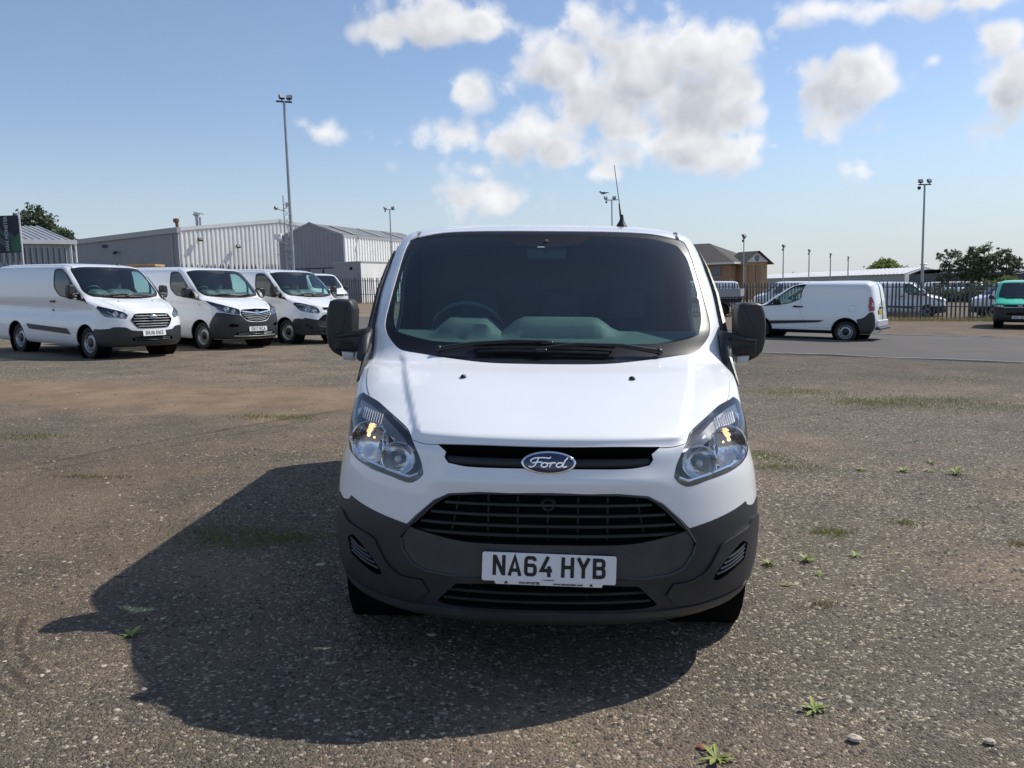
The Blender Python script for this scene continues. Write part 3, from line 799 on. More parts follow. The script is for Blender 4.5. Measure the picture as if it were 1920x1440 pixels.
DOOR_C = [('S',1.14,.36),('S',1.17,.62),('S',1.13,1.0),('S',1.13,1.20),('S',1.27,1.40),('S',1.46,1.575),('S',1.61,1.715),('S',1.745,1.825),('S',1.86,1.90),('S',2.2,1.918),('S',2.33,1.88),('S',2.42,1.40),('S',2.42,.40),('S',2.32,.34)]
SILL_C = [('S',1.36,.345),('S',3.48,.345),('S',3.48,.25),('S',1.36,.25)]
CHAN_C = [(.742,1.878),(.735,1.915),('S',2.2,1.951),('S',4.7,1.951),('S',4.7,1.942),('S',2.2,1.942),(.757,1.909),(.762,1.874)]

def custom_regions(face='old', hero=False):
    g = [dict(name='side_door', pts=DOOR_C, mat='white_paint', pair=True, gap=.002),
         dict(name='bonnet', pts=HOOD_C, mat='white_paint', gap=.0022, flange=.02, off=.002),
         dict(name='roof_channel', pts=CHAN_C, mat='trim_grey', pair=True, type='recess', depth=.012, gap=0),
         dict(name='bumper', pts=BUMP_C, mat='dark_plastic', gap=.001, off=.002),
         dict(name='windscreen_surround', key='frit', pts=GLASS_C, mat='frit_black', type='glass', off=-.004)]
    if face == 'old':
        g += [dict(name='air_slot', pts=SLOT_C, mat='void_black', type='recess', depth=.085, gap=0),
              dict(name='grille_panel', key='bezel', pts=BEZEL_C, mat='satin_grey_plastic', off=-.002, gap=.003, flange=.02),
              dict(name='grille_opening', key='grille', pts=GRILLE_C, mat='void_black', type='recess', depth=.06, gap=0),
              dict(name='bumper_lip', pts=LIP_C, mat='satin_grey_plastic', off=.010, gap=0, flange=.02),
              dict(name='corner_pod', key='pod', pts=POD_C, mat='dark_plastic', off=.011, gap=.001, flange=.02, pair=True),
              dict(name='corner_vent', key='vent', pts=VENT_C, mat='void_black', type='recess', off=.011, depth=.04, gap=0, pair=True),
              dict(name='lower_intake', key='intake', pts=INTAKE_C, mat='void_black', type='recess', depth=.05, gap=0),
              dict(name='headlight_housing', key='lamp', pts=LAMP_C, mat='lamp_housing', type='recess', depth=.075, gap=0, pair=True)]
    else:
        LAMP_N = [(.845,1.10),(.885,1.05),(.880,.96),(.852,.895),(.78,.868),(.70,.862),(.62,.842),(.545,.835),(.500,.905),(.556,.968),(.66,1.015),(.76,1.060)]
        HEX = [(0,.945),(.30,.940),(.385,.925),(.465,.815),(.455,.785),(.36,.655),(.29,.635),(0,.63)]
        HEXI = [(0,.932),(.29,.927),(.372,.912),(.440,.818),(.435,.79),(.345,.668),(.285,.650),(0,.645)]
        BUMP_N = [(0,.30),(0,.575),(.36,.585),(.47,.60),(.56,.655),(.76,.665),(.82,.635),(.90,.625),('S',.46,.62),('S',.60,.62),('S',.66,.58),('S',.62,.25),(.80,.25),(0,.25)]
        INT_N = [(0,.455),(.36,.455),(.47,.43),(.44,.375),(0,.36)]
        g[3]['pts'] = BUMP_N
        g += [dict(name='grille_surround', key='bezel', pts=HEX, mat='satin_grey_plastic', off=.006, gap=.001),
              dict(name='grille_opening', key='grille', pts=HEXI, mat='void_black', type='recess', depth=.05, gap=0),
              dict(name='lower_intake', key='intake', pts=INT_N, mat='void_black', type='recess', depth=.05, gap=0),
              dict(name='headlight_housing', key='lamp', pts=LAMP_N, mat='lamp_housing', type='recess', depth=.06, gap=0, pair=True)]
        LP = LAMP_N
    g += [dict(name='lens', key='lens', pts=LAMP_C if face == 'old' else LP, mat='lens_glass', type='glass', off=.001, pair=True, parent='lamp'),
          dict(name='windscreen', key='screen', pts=CLEAR_C, mat='windscreen_glass', type='glass', off=-.004, parent='frit'),
          dict(name='window_trim', key='wtrim', pts=WIN_C, mat='black_plastic', off=.004, gap=0, pair=True),
          dict(name='side_window', pts=WINGL_C, mat='side_glass', type='glass', off=-.002, pair=True),
          dict(name='quarter_window', pts=QUART_C, mat='side_glass', type='glass', off=-.002, pair=True),
          dict(name='side_moulding', pts=MOULD_C, mat='black_plastic', off=.016, gap=0, flange=.02, pair=True),
          dict(name='wheel_arch', pts=arch(.955, .385), mat='void_black', type='hole', pair=True),
          dict(name='wheel_arch', key='a2', pts=arch(3.888, .385), mat='void_black', type='hole', pair=True)]
    # the lens and its housing share one outline: keep the housing under the lens
    if face == 'old' or True:
        g = [r for r in g if r['name'] != 'lens']
    return g

def chart_grid(body, step, side_step, zstep):
    ts = np.concatenate([np.linspace(0, HP + .12, max(6, int((HP + .12) / step))), np.linspace(HP + .12, HP + body.S, max(6, int(2.9 / side_step)))[1:], np.linspace(HP + body.S, PI + body.S - .002, 12)[1:]])
    return ts, np.linspace(0, body.V, max(20, int(body.V / zstep)))

def add_lens(body, parts, pts, step, off=.001):
    P, F, lab = skin(body, [dict(pts=pts)], *chart_grid(body, .06, .3, .06), step)
    f = F[lab == 0]
    for i, sx in enumerate((1, -1)):
        link_mesh('lens', shell_mesh(body, P, f, 'lens', 'lens_glass', 'pair', off, 0, 0, 0, sx), parts['lamp'][i])

def bowl(par, c, d, r, depth, mat='reflector', squash=1.0, up=Vector((0, 0, 1)), rim=None):
    """dished reflector facing d"""
    d = Vector(d).normalized(); u = d.cross(up).normalized(); v = u.cross(d); m = MB(); vs = []; fs = []; n = 28; L = 7
    for j in range(L + 1):
        q = j / L; rr = r * (0.12 + 0.88 * q)
        for k in range(n):
            t = 2 * PI * k / n; vs.append(Vector(c) + u * (rr * math.cos(t)) + v * (rr * squash * math.sin(t)) - d * (depth * (1 - q * q)))
    for j in range(L):
        for k in range(n):
            k2 = (k + 1) % n; fs.append((j * n + k, j * n + k2, (j + 1) * n + k2, (j + 1) * n + k))
    fs.append(tuple(range(n)))
    m.add(vs, fs, True)
    o = m.build('reflector', mat, par, 80)
    if rim:
        MB().tube([Vector(c) + u * (r * 1.03 * math.cos(t)) + v * (r * 1.03 * squash * math.sin(t)) for t in np.linspace(0, 2 * PI, 29)], 0.004, 6, False).build('reflector_ring', rim, par)
    return o

def badge_oval(root, body, x, z, rx, rz, off=.012):
    c = body.pt(x, z, off); n = (body.pt(x, z, off + .02) - c).normalized(); u = Vector((1, 0, 0)); v = n.cross(u) * -1
    v = u.cross(n) * -1; v = v if v.z > 0 else -v
    el = lambda a, q: [(a * math.cos(t), q * math.sin(t)) for t in np.linspace(0, 2 * PI, 40, endpoint=False)]
    o = MB().pillow(el(rx, rz), (c, u, v, n), .012, .006, 3).build('badge', 'chrome', root, 60)
    f = MB().pillow(el(rx * .91, rz * .84), (c + n * .0105, u, v, n), .0035, .0015, 2).build('badge_field', 'badge_blue', o, 60)
    S = [[(-.78,.05),(-.82,.28),(-.62,.52),(-.2,.56),(.02,.48),(.1,.62)],
         [(-.45,.50),(-.52,.15),(-.62,-.28),(-.78,-.48),(-.9,-.36)],
         [(-.74,-.02),(-.50,.08),(-.28,.06)],
         [(-.20,.02),(-.32,-.12),(-.34,-.34),(-.22,-.46),(-.08,-.36),(-.04,-.14),(-.12,.02),(-.20,.02)],
         [(-.06,.0),(.06,-.06),(.12,.06),(.08,-.24),(.04,-.44)], [(.10,-.12),(.20,.04),(.32,.02)],
         [(.62,.0),(.48,.04),(.36,-.12),(.34,-.34),(.46,-.46),(.58,-.32),(.66,-.04)],
         [(.86,.58),(.72,.20),(.62,-.30),(.68,-.46),(.82,-.34)]]
    m = MB()
    for i, pl in enumerate(S):
        p = np.array(pl); t = np.linspace(0, len(p) - 1, (len(p) - 1) * 5 + 1); k = np.arange(len(p))
        xx = np.interp(t, k, p[:, 0]); yy = np.interp(t, k, p[:, 1])
        for _ in range(2):
            xx[1:-1] = (xx[:-2] + 2 * xx[1:-1] + xx[2:]) / 4; yy[1:-1] = (yy[:-2] + 2 * yy[1:-1] + yy[2:]) / 4
        q = list(zip(xx * rx * .80, yy * rz * .80))
        stroke(m, q, rz * .10, lambda a, e, i=i: c + u * a + v * e + n * (.0148 + .0001 * i))
    m.build('script', 'chrome', f)

def front_bars(body, root, name, zs, xmax, mat, wid, dep, off, sag=0.0, n=25):
    for z in zs:
        xm = xmax(z) if callable(xmax) else xmax
        m = MB(); strip(body, m, [(x, z + sag * (x / .55) ** 2) for x in np.linspace(-xm, xm, n)], wid, dep, off); m.build(name, mat, root)

def mirror_arm(root, body, s):
    ol = [(.988,1.474),(1.0,1.515),(1.016,1.528),(1.09,1.530),(1.118,1.520),(1.134,1.474),(1.142,1.42),(1.140,1.33),(1.128,1.28),(1.104,1.25),(1.060,1.228),(1.052,1.268),(1.0,1.272),(.99,1.33),(.992,1.369)]
    mi = door_mirror(root, s, ol, 1.16, .15, 'mirror_plastic'); mi.location.x = -.012
    am = MB(); am.pillow([(s * .905, 1.255), (s * 1.085, 1.262), (s * 1.092, 1.345), (s * .985, 1.372), (s * .905, 1.385)], ((0, 1.125, 0), (1, 0, 0), (0, 0, 1), (0, 1, 0)), .11, .03, 4)
    am.tube([Vector((s * .95, 1.116, 1.352)), Vector((s * 1.08, 1.116, 1.338))], .008, 6)
    am.tube([Vector((s * .99, 1.118, 1.305)), Vector((s * 1.08, 1.118, 1.318))], .005, 6)
    am.tube([Vector((s * .97, 1.118, 1.285)), Vector((s * 1.06, 1.118, 1.298))], .005, 6)
    am.build('mirror_arm', 'mirror_plastic', mi, 50)
    MB().pillow([(s * .985, 1.212), (s * 1.045, 1.218), (s * 1.052, 1.262), (s * .985, 1.258)], ((0, 1.13, 0), (1, 0, 0), (0, 0, 1), (0, 1, 0)), .10, .012, 3).build('indicator', 'clear_plastic', mi, 50)
    MB().pillow([(s * 1.005, 1.285), (s * 1.12, 1.295), (s * 1.122, 1.505), (s * 1.015, 1.505)], ((0, 1.312, 0), (1, 0, 0), (0, 0, 1), (0, 1, 0)), .004, .001, 1).build('mirror_glass', 'chrome', mi)
    # foot of the mirror and the black sail of the door in front of the glass
    f = MB(); f.pillow([(1.30, 1.22), (1.30, 1.36), (1.18, 1.385), (1.08, 1.33), (1.02, 1.22)], ((s * .895, 0, 0), (0, 1, 0), (0, 0, 1), (s, 0, 0)), .055, .025, 3)
    f.build('mirror_foot', 'mirror_plastic', mi, 50)

def door_rail(root, body, s):
    """black rubber edge of the front door that stands outside the windscreen pillar"""
    vs = []; path = [(.88,1.135),(.98,1.20),(1.17,1.30),(1.265,1.38),(1.46,1.56),(1.615,1.70),(1.76,1.80)]
    m = MB(); w = [.004,.016,.026,.026,.020,.013,.004]
    m.tube([body.spt(y, z, .010, s) for (y, z), q in zip(path, w)], w, 8)
    m.build('door_seal', 'black_plastic', root)

def build_custom(face, name, label, plate=None, group=None, hero=False):
    root = empty(name, label=label, cat='van', group=group)
    st = .026 if hero else .045
    ts, vz = chart_grid(CUSTOM, st, .10 if hero else .16, st)
    ps = skin_parts(root, CUSTOM, custom_regions(face, hero), ts, vz, .013 if hero else .024)
    add_lens(CUSTOM, ps, LAMP_C if face == 'old' else [(.845,1.10),(.885,1.05),(.880,.96),(.852,.895),(.78,.868),(.70,.862),(.62,.842),(.545,.835),(.500,.905),(.556,.968),(.66,1.015),(.76,1.060)], .013 if hero else .024)
    for y in (.955, 3.888):
        for s in (1, -1):
            wheel(root, s * .888, y, .335, .205)
    # dark wheel housings and underside
    u = MB()
    for y in (.955, 3.888):
        for s in (1, -1):
            u.lathe([(s * .92, .395), (s * .60, .395), (s * .60, .02)], 24, 'X', (0, y, .33))
    u.box((0, 2.5, .36), (1.20, 4.4, .16)); u.box((0, 2.42, .40), (1.80, 2.15, .14)); u.box((0, 4.62, .42), (1.7, .5, .14)); u.box((0, .32, .40), (1.2, .38, .10))
    u.build('underside', 'void_black', root)
    cabin(root, CUSTOM)
    for s in (1, -1):
        mirror_arm(root, CUSTOM, s); door_rail(root, CUSTOM, s)
        h = MB(); a = CUSTOM.spt(2.06, 1.165, .0, s); h.pillow([(0, -.02), (.19, -.02), (.20, 0), (.19, .02), (0, .02), (-.01, 0)], ((s * (abs(a.x) + .004), 2.15, 1.17), (0, 1, 0), (0, 0, 1), (s, 0, 0)), .028, .012, 3); h.build('door_handle', 'black_plastic', root)
        MB().lathe([(s * (abs(a.x) + .014), .001), (s * (abs(a.x) + .014), .016), (s * (abs(a.x) - .02), .018)], 14, 'X', (0, 2.27, .98)).build('door_lock', 'black_plastic', root)
    # windscreen wipers and washer jets
    wiper(root, CUSTOM, [(-.53, 1.275), (-.36, 1.298), (-.16, 1.312), (.0, 1.312)], [(-.36, 1.306), (-.18, 1.312), (0, 1.312), (.16, 1.310), (.33, 1.302)])
    wiper(root, CUSTOM, [(.545, 1.272), (.36, 1.296), (.14, 1.299), (-.03, 1.279)], [(-.34, 1.272), (-.18, 1.276), (-.03, 1.273), (.14, 1.272), (.30, 1.268)])
    for s in (1, -1):
        p = CUSTOM.pt(s * .385, 1.186, .004); MB().box(p, (.026, .034, .018), bev=.006).ball(p + Vector((0, -.008, .002)), .010).build('washer_jet', 'black_plastic', root)
    # aerial at the front of the roof
    p = Vector((.46, 2.02, 1.972)); a = MB(); a.lathe([(0, .034), (.012, .028), (.035, .014), (.07, .009)], 14, 'Z', p); o = a.build('aerial', 'black_plastic', root)
    q = p + Vector((-.002, .02, .06)); d = Vector((-.030, .20, .33))
    MB().tube([q, q + d * .25], [.010, .006], 8).tube([q + d * .25, q + d * 1.02], [.0028, .0022], 6).build('aerial_mast', 'black_plastic', o)
    # headlamps
    for i, s in enumerate((1, -1)):
        lp = ps['lamp'][i]
        def at(x, z, o_): return CUSTOM.pt(s * x, z, o_)
        if face == 'old':
            f1 = (s * .30, -1, .05)
            bowl(lp, at(.768, .945, -.020), f1, .086, .055, squash=1.0, rim='reflector')
            bowl(lp, at(.622, .904, -.018), (s * .12, -1, .05), .070, .050, squash=.92, rim='reflector')
            for nm, mt, rr, pp in (('bulb', 'bulb_glow', .008, at(.785, .980, -.028)), ('bulb', 'bulb_glow', .005, at(.752, .976, -.028)), ('bulb', 'clear_plastic', .016, at(.63, .90, -.030))):
                MB().ball(pp, rr).build(nm, mt, lp)
            # smoked cover over the upper part with the ribbed marker lamp
            cv = MB(); rows = [(.862,1.085),(.80,1.078),(.74,1.062),(.68,1.035),(.61,1.0),(.575,.968)]; low = [(.884,1.045),(.83,1.038),(.76,1.018),(.70,1.005),(.635,.972),(.59,.948)]
            vs = [at(x, z, -.010) for x, z in rows] + [at(x, z, -.022) for x, z in low]; n = len(rows)
            cv.add(vs, [(k, k + 1, n + k + 1, n + k) for k in range(n - 1)], True); cv.build('lamp_cover', 'smoked_plastic', lp)
            rb = MB()
            for k in range(9):
                x = .715 + k * .013; rb.tube([at(x, 1.065 - .012 * (8 - k) / 8, -.006), at(x + .004, 1.032 - .012 * (8 - k) / 8, -.014)], .0028, 5)
            rb.build('lamp_rib', 'clear_plastic', lp)
            dv = MB(); dv.tube([at(.695, z, -.010 - .01 * math.sin((z - .86) * 18)) for z in np.linspace(.868, 1.0, 8)], .006, 6)
            dv.tube([at(x, z, -.006) for x, z in ((.885, .93), (.835, .895), (.76, .872), (.645, .852), (.56, .838), (.52, .855))], .007, 6)
            dv.build('lamp_bezel', 'chrome', lp)
            tr = MB(); tr.add([at(.862, 1.05, -.008), at(.838, 1.062, -.008), at(.848, 1.03, -.008)], [(0, 1, 2)]); tr.build('reflector_tab', 'reflector', lp)
        else:
            bowl(lp, at(.70, .935, -.012), (s * .2, -1, .05), .052, .04, rim='chrome'); bowl(lp, at(.60, .905, -.012), (s * .1, -1, .05), .042, .04, rim='chrome')
            dv = MB(); dv.tube([at(x, z, -.006) for x, z in ((.86, .93), (.78, .885), (.62, .858), (.55, .852))], .010, 6); dv.tube([at(x, z, -.006) for x, z in ((.80, .99), (.75, .93), (.77, .885))], .012, 6); dv.build('lamp_bezel', 'chrome', lp)
    if face == 'old':
        m = MB(); strip(CUSTOM, m, [(x, .918) for x in np.linspace(-.405, .405, 27)], .040, .034, -.045); m.build('slot_bar', 'black_plastic', ps['air_slot'][0], 60)
        xm = lambda z: float(np.interp(z, [.60, .64, .70, .75, .795], [.40, .54, .485, .43, .30]))
        front_bars(CUSTOM, ps['grille'][0], 'grille_slat', (.757, .716, .675, .637), xm, 'black_plastic', .013, .03, -.038, sag=-.004)
        gv = ps['grille'][0]
        for x in (-.36, -.24, -.12, 0, .12, .24, .36):
            m = MB(); q = [CUSTOM.pt(x * (1 + .10 * (1 if abs(x) > .3 else 0) * (k / 6)), .612 + (.785 - .612) * (1 - k / 6), -.045) for k in range(7)]; m.tube(q, .0045, 5); m.build('grille_rib', 'black_plastic', gv)
        c = CUSTOM.pt(0, .757, -.012)
        MB().lathe([(c.y + .02, .012), (c.y, .016), (c.y - .004, .022), (c.y + .004, .030), (c.y + .02, .034)], 24, 'Y', (0, 0, .757)).build('grille_boss', 'black_plastic', gv, 60)
        front_bars(CUSTOM, ps['intake'][0], 'intake_slat', (.400, .362), lambda z: .36 + (.454 - z) * .6, 'black_plastic', .012, .03, -.036)
        for x in (-.30, -.15, 0, .15, .30):
            MB().tube([CUSTOM.pt(x, .445, -.04), CUSTOM.pt(x * 1.1, .338, -.04)], .0045, 5).build('intake_rib', 'black_plastic', ps['intake'][0])
        for i, s in enumerate((1, -1)):
            for k in range(4):
                t = (k + .55) / 4.3; a = Vector((.829 - .02 * t, .535 - .062 * t, 0)); bb = Vector((.735 - .045 * t, .503 - .072 * t, 0))
                a = Vector((.836 - .012 * t, .540 - .075 * t)); bb = Vector((.752 - .072 * t, .508 - .082 * t))
                MB().tube([CUSTOM.pt(s * (a.x + (bb.x - a.x) * q), a.y + (bb.y - a.y) * q - .006 * math.sin(PI * q), .004) for q in np.linspace(0, 1, 7)], .0055, 6).build('vent_slat', 'satin_grey_plastic', ps['vent'][i])
        badge_oval(root, CUSTOM, 0, .921, .108, .046, -.006)
        # bezel line round the grille panel
        m = MB(); q = [CUSTOM.pt(x, z, .002) for x, z in BEZEL_C]; m.tube(q + [Vector((-p.x, p.y, p.z)) for p in q[::-1]], .005, 6); m.build('panel_bead', 'satin_grey_plastic', ps['bezel'][0])
    else:
        xm = lambda z: float(np.interp(z, [.64, .80, .93], [.30, .43, .34]))
        front_bars(CUSTOM, ps['grille'][0], 'grille_slat', (.895, .838, .782, .726, .676), xm, 'steel_rim', .020, .03, -.03)
        front_bars(CUSTOM, ps['intake'][0], 'intake_slat', (.425, .39), .40, 'satin_grey_plastic', .012, .03, -.03)
        badge_oval(root, CUSTOM, 0, .872, .095, .040, .008)
    if plate:
        txt, z0, tl, rl, strp = plate
        c = CUSTOM.pt(0, z0, .016); M = Matrix.Translation((.006 if hero else 0, c.y, z0)) @ Matrix.Rotation(rl, 4, 'Y') @ Matrix.Rotation(HP - tl, 4, 'X')
        p, O, U, V, N = number_plate(root, txt, M, strip_txt=strp)
        if strp:
            ol = [(-.205, -.068), (.205, -.068), (.213, -.052), (-.213, -.052)]
            h = MB().pillow(ol, (O - N * .006, U, V, N), .006, .001, 1, False).build('plate_holder', 'plate_white', p)
            def T(x, y): return Matrix(((U.x, V.x, N.x, 0), (U.y, V.y, N.y, 0), (U.z, V.z, N.z, 0), (0, 0, 0, 1))), O + U * x + V * y + N * .0012
            for body_, x, y, sz, bo in (('VAN M\u25cfNSTER', -.075, -.0605, .0125, .0004), ('www.vanmonster.com', .075, -.0605, .0125, .0004)):
                R3, o3 = T(x, y); text_mesh('dealer_text', body_.replace('\u25cf', '*'), sz, 'ink_black', h, Matrix.Translation(o3 + N * .0004) @ R3, bo)
            R3, o3 = T(.0, -.046); text_mesh('dealer_text', 'VAN MONSTER', .0062, 'ink_black', h, Matrix.Translation(o3 + N * .0022) @ R3, .0001)
            for x in (-.165, .165):
                g = MB(); o2 = O + U * x + V * -.0605 + N * .0016
                g.add([o2 + U * a + V * e for a, e in ((-.006, -.005), (-.004, .005), (.004, .005), (.006, -.005), (.002, -.005), (0, -.001), (-.002, -.005))], [(0, 1, 2, 3, 4, 5, 6)]); g.build('dealer_mark', 'ink_black', h)
    return root, ps

hero, hero_parts = build_custom('old', 'panel_van', 'large white panel van close in front, plate NA64 HYB', ('NA64 HYB', .517, R_(7), .022, True), hero=True)
place(hero, 0, 0, -HP)

# ------------------------------------------------------------------ the other vehicles
ROW = 'white panel vans parked in a row on the gravel'
van_new, _ = build_custom('new', 'panel_van', 'white panel van with hexagonal grille, plate BK18 GMZ, nearest of the left row'.replace('GMZ', 'GWZ'), ('BK18 GWZ', .53, R_(8), 0, False), ROW)
place_by(van_new, (-.93, .955), (-9.74, 14.44), R_(-32.5), scale=1.035)
van_third = copy_tree(hero)
van_third['label'] = 'white panel van with black mirror arms half hidden behind the near mirror'; van_third['group'] = ROW
for o in list(van_third.children_recursive):
    if o.name.startswith(('bulb', 'aerial_mast')): bpy.data.objects.remove(o)
for o in list(van_new.children_recursive):
    if o.name.startswith('aerial_mast'): bpy.data.objects.remove(o)
for o in list(van_third.children):
    if o.name.startswith('number_plate'):
        for ch in list(o.children_recursive): bpy.data.objects.remove(ch)
        bpy.data.objects.remove(o)
place_by(van_third, (-.93, .955), (-6.90, 19.36), R_(-33), scale=1.03)

# --- van with the dark bumper and chevron grille
VIV = Body([(r[0], r[1] * .96, r[2] * .985, r[3] * .92, r[4], r[5]) for r in CUSTOM_ROWS], [(a, c + .03) for a, c in CUSTOM_REAR])
VH = [(0,1.0),(.36,.985),(.455,.975),(.55,1.018),(.72,1.098),(.855,1.165),(.87,1.25),(.77,1.31),(.70,1.42),(0,1.42)]
VL = [(.885,1.172),(.855,1.165),(.72,1.097),(.55,1.017),(.455,.974),(.435,.90),(.465,.845),(.60,.862),(.74,.90),(.82,.955),(.868,1.06)]
VB = [(0,.30),(0,.66),(.28,.69),(.41,.80),(.455,.835),(.60,.85),(.76,.885),(.86,.90),('S',.44,.86),('S',.54,.70),('S',.60,.60),('S',.62,.262),(.8,.262),(0,.262)]
VG = [(0,.985),(.39,.968),(.43,.90),(.42,.825),(.29,.715),(0,.672)]
VI = [(0,.425),(.50,.425),(.58,.375),(.52,.345),(0,.335)]
VF = [(.50,.60),(.66,.63),(.72,.60),(.66,.55),(.52,.56)]
def build_viv():
    root = empty('panel_van', label='white panel van with dark grey bumper and chevron grille, plate DK17 KCA', cat='van', group=ROW)
    rg = [dict(name='side_door', pts=DOOR_C, mat='white_paint', pair=True, gap=.002),
          dict(name='bonnet', pts=VH, mat='white_paint', gap=.0025, flange=.02),
          dict(name='bumper', pts=VB, mat='dark_plastic', gap=.001, off=.004),
          dict(name='windscreen_surround', key='frit', pts=GLASS_C, mat='frit_black', type='glass'),
          dict(name='grille_opening', key='grille', pts=VG, mat='void_black', type='recess', depth=.05, gap=0),
          dict(name='lower_intake', key='intake', pts=VI, mat='void_black', type='recess', depth=.05, gap=0),
          dict(name='fog_recess', key='fog', pts=VF, mat='void_black', type='recess', depth=.03, gap=0, pair=True),
          dict(name='headlight_housing', key='lamp', pts=VL, mat='lamp_housing', type='recess', depth=.05, gap=0, pair=True),
          dict(name='windscreen', pts=CLEAR_C, mat='windscreen_glass', type='glass', parent='frit'),
          dict(name='window_trim', pts=WIN_C, mat='black_plastic', off=.004, gap=0, pair=True),
          dict(name='side_window', pts=WINGL_C, mat='side_glass', type='glass', off=-.002, pair=True),
          dict(name='quarter_window', pts=QUART_C, mat='side_glass', type='glass', off=-.002, pair=True),
          dict(name='wheel_arch', pts=arch(.955, .395), mat='void_black', type='hole', pair=True),
          dict(name='wheel_arch', key='a2', pts=arch(3.95, .395), mat='void_black', type='hole', pair=True)]
    ts, vz = chart_grid(VIV, .045, .16, .045)
    ps = skin_parts(root, VIV, rg, ts, vz, .024)
    P, F, lab = skin(VIV, [dict(pts=VL)], *chart_grid(VIV, .06, .3, .06), .024)
    for i, s in enumerate((1, -1)):
        lp = ps['lamp'][i]
        link_mesh('lens', shell_mesh(VIV, P, F[lab == 0], 'lens', 'lens_glass', 'pair', .001, 0, 0, 0, s), lp)
        bowl(lp, VIV.pt(s * .70, .985, -.012), (s * .25, -1, .05), .058, .04, rim='chrome'); bowl(lp, VIV.pt(s * .58, .93, -.012), (s * .1, -1, .05), .048, .04, rim='chrome')
        m = MB(); m.tube([VIV.pt(s * x, z, .004) for x, z in ((.455, .838), (.60, .855), (.74, .893), (.815, .945), (.85, 1.01))], [.005, .009, .013, .020, .006], 6); m.build('lamp_bezel', 'chrome', lp)
    g = ps['grille'][0]
    def chev(z, xm, wid, mat, nm, dep=.03):
        m = MB(); strip(VIV, m, [(x, z + .055 * abs(x) / .42) for x in np.linspace(-xm, xm, 25)], wid, dep, -.026); m.build(nm, mat, g)
    chev(.875, .40, .045, 'chrome', 'grille_bar', .034)
    for z, xm in ((.822, .40), (.782, .385), (.742, .34), (.704, .27)): chev(z, xm, .016, 'steel_rim', 'grille_slat')
    c = VIV.pt(0, .885, .012); n = (VIV.pt(0, .885, .03) - c).normalized(); v = Vector((1, 0, 0)).cross(n) * -1
    if v.z < 0: v = -v
    bd = MB(); bd.tube([c + Vector((math.cos(t) * .058, 0, 0)) + v * (math.sin(t) * .058) for t in np.linspace(0, 2 * PI, 33)], .008, 8, False); o = bd.build('badge', 'chrome', root)
    f = MB(); f.lathe([(c.y + .004, .056), (c.y + .004, .001)], 24, 'Y', (0, 0, c.z)); f.build('badge_field', 'black_plastic', o)
    gr = MB(); stroke(gr, [(-.040,.010),(-.012,.026),(.012,.020),(.030,.034)], .010, lambda a, e: c + Vector((a, 0, 0)) + v * e + n * .004); stroke(gr, [(-.012,.022),(-.020,-.008),(-.034,-.022)], .010, lambda a, e: c + Vector((a, 0, 0)) + v * e + n * .0042); stroke(gr, [(.006,.018),(.010,-.014),(-.004,-.038)], .011, lambda a, e: c + Vector((a, 0, 0)) + v * e + n * .0044); gr.build('badge_emblem', 'chrome', o)
    front_bars(VIV, ps['intake'][0], 'intake_slat', (.402, .372), .50, 'steel_rim', .010, .02, -.022)
    m = MB(); strip(VIV, m, [(x, .328 + .012 * (x / .6) ** 2) for x in np.linspace(-.60, .60, 25)], .018, .014, .002); m.build('bumper_trim', 'steel_rim', root)
    cz = .50; c = VIV.pt(0, cz, .012); number_plate(root, 'DK17 KCA', Matrix.Translation((0, c.y, cz)) @ Matrix.Rotation(HP - R_(4), 4, 'X'))
    for y in (.955, 3.95):
        for s in (1, -1): wheel(root, s * .885, y, .335, .205)
    u = MB()
    for y in (.955, 3.95):
        for s in (1, -1): u.lathe([(s * .905, .40), (s * .60, .40), (s * .60, .02)], 24, 'X', (0, y, .33))
    u.box((0, 2.5, .36), (1.2, 4.4, .16)); u.box((0, 2.45, .40), (1.78, 2.2, .14)); u.box((0, 4.64, .42), (1.66, .5, .14)); u.build('underside', 'void_black', root)
    cabin(root, VIV)
    for s in (1, -1):
        ol = [(.98,1.30),(.97,1.42),(1.0,1.47),(1.10,1.48),(1.17,1.46),(1.195,1.40),(1.19,1.30),(1.16,1.25),(1.05,1.235)]
        mi = door_mirror(root, s, ol, 1.17, .17, 'black_plastic')
        MB().pillow([(1.30, 1.22), (1.30, 1.40), (1.18, 1.43), (1.06, 1.33), (1.02, 1.22)], ((s * .885, 0, 0), (0, 1, 0), (0, 0, 1), (s, 0, 0)), .13, .03, 3).build('mirror_foot', 'black_plastic', mi, 50)
        MB().box((s * .905, 2.12, 1.14), (.03, .20, .035), bev=.01).build('door_handle', 'white_paint', root)
        MB().box((s * .915, 1.02, 1.06), (.012, .07, .03), bev=.004).build('side_repeater', 'clear_plastic', root)
    wiper(root, VIV, [(-.60, 1.285), (-.36, 1.305), (-.1, 1.31)], [(-.5, 1.300), (-.2, 1.305), (.05, 1.30)])
    wiper(root, VIV, [(.10, 1.262), (.36, 1.29), (.5, 1.305)], [(.22, 1.275), (.45, 1.296), (.66, 1.31)])
    p = Vector((.1, 2.1, 1.985)); MB().lathe([(0, .03), (.02, .02), (.05, .008)], 10, 'Z', p).build('aerial', 'black_plastic', root)
    return root
van_viv = build_viv()
place_by(van_viv, (-.925, .955), (-8.37, 17.2), R_(-33), scale=1.03)

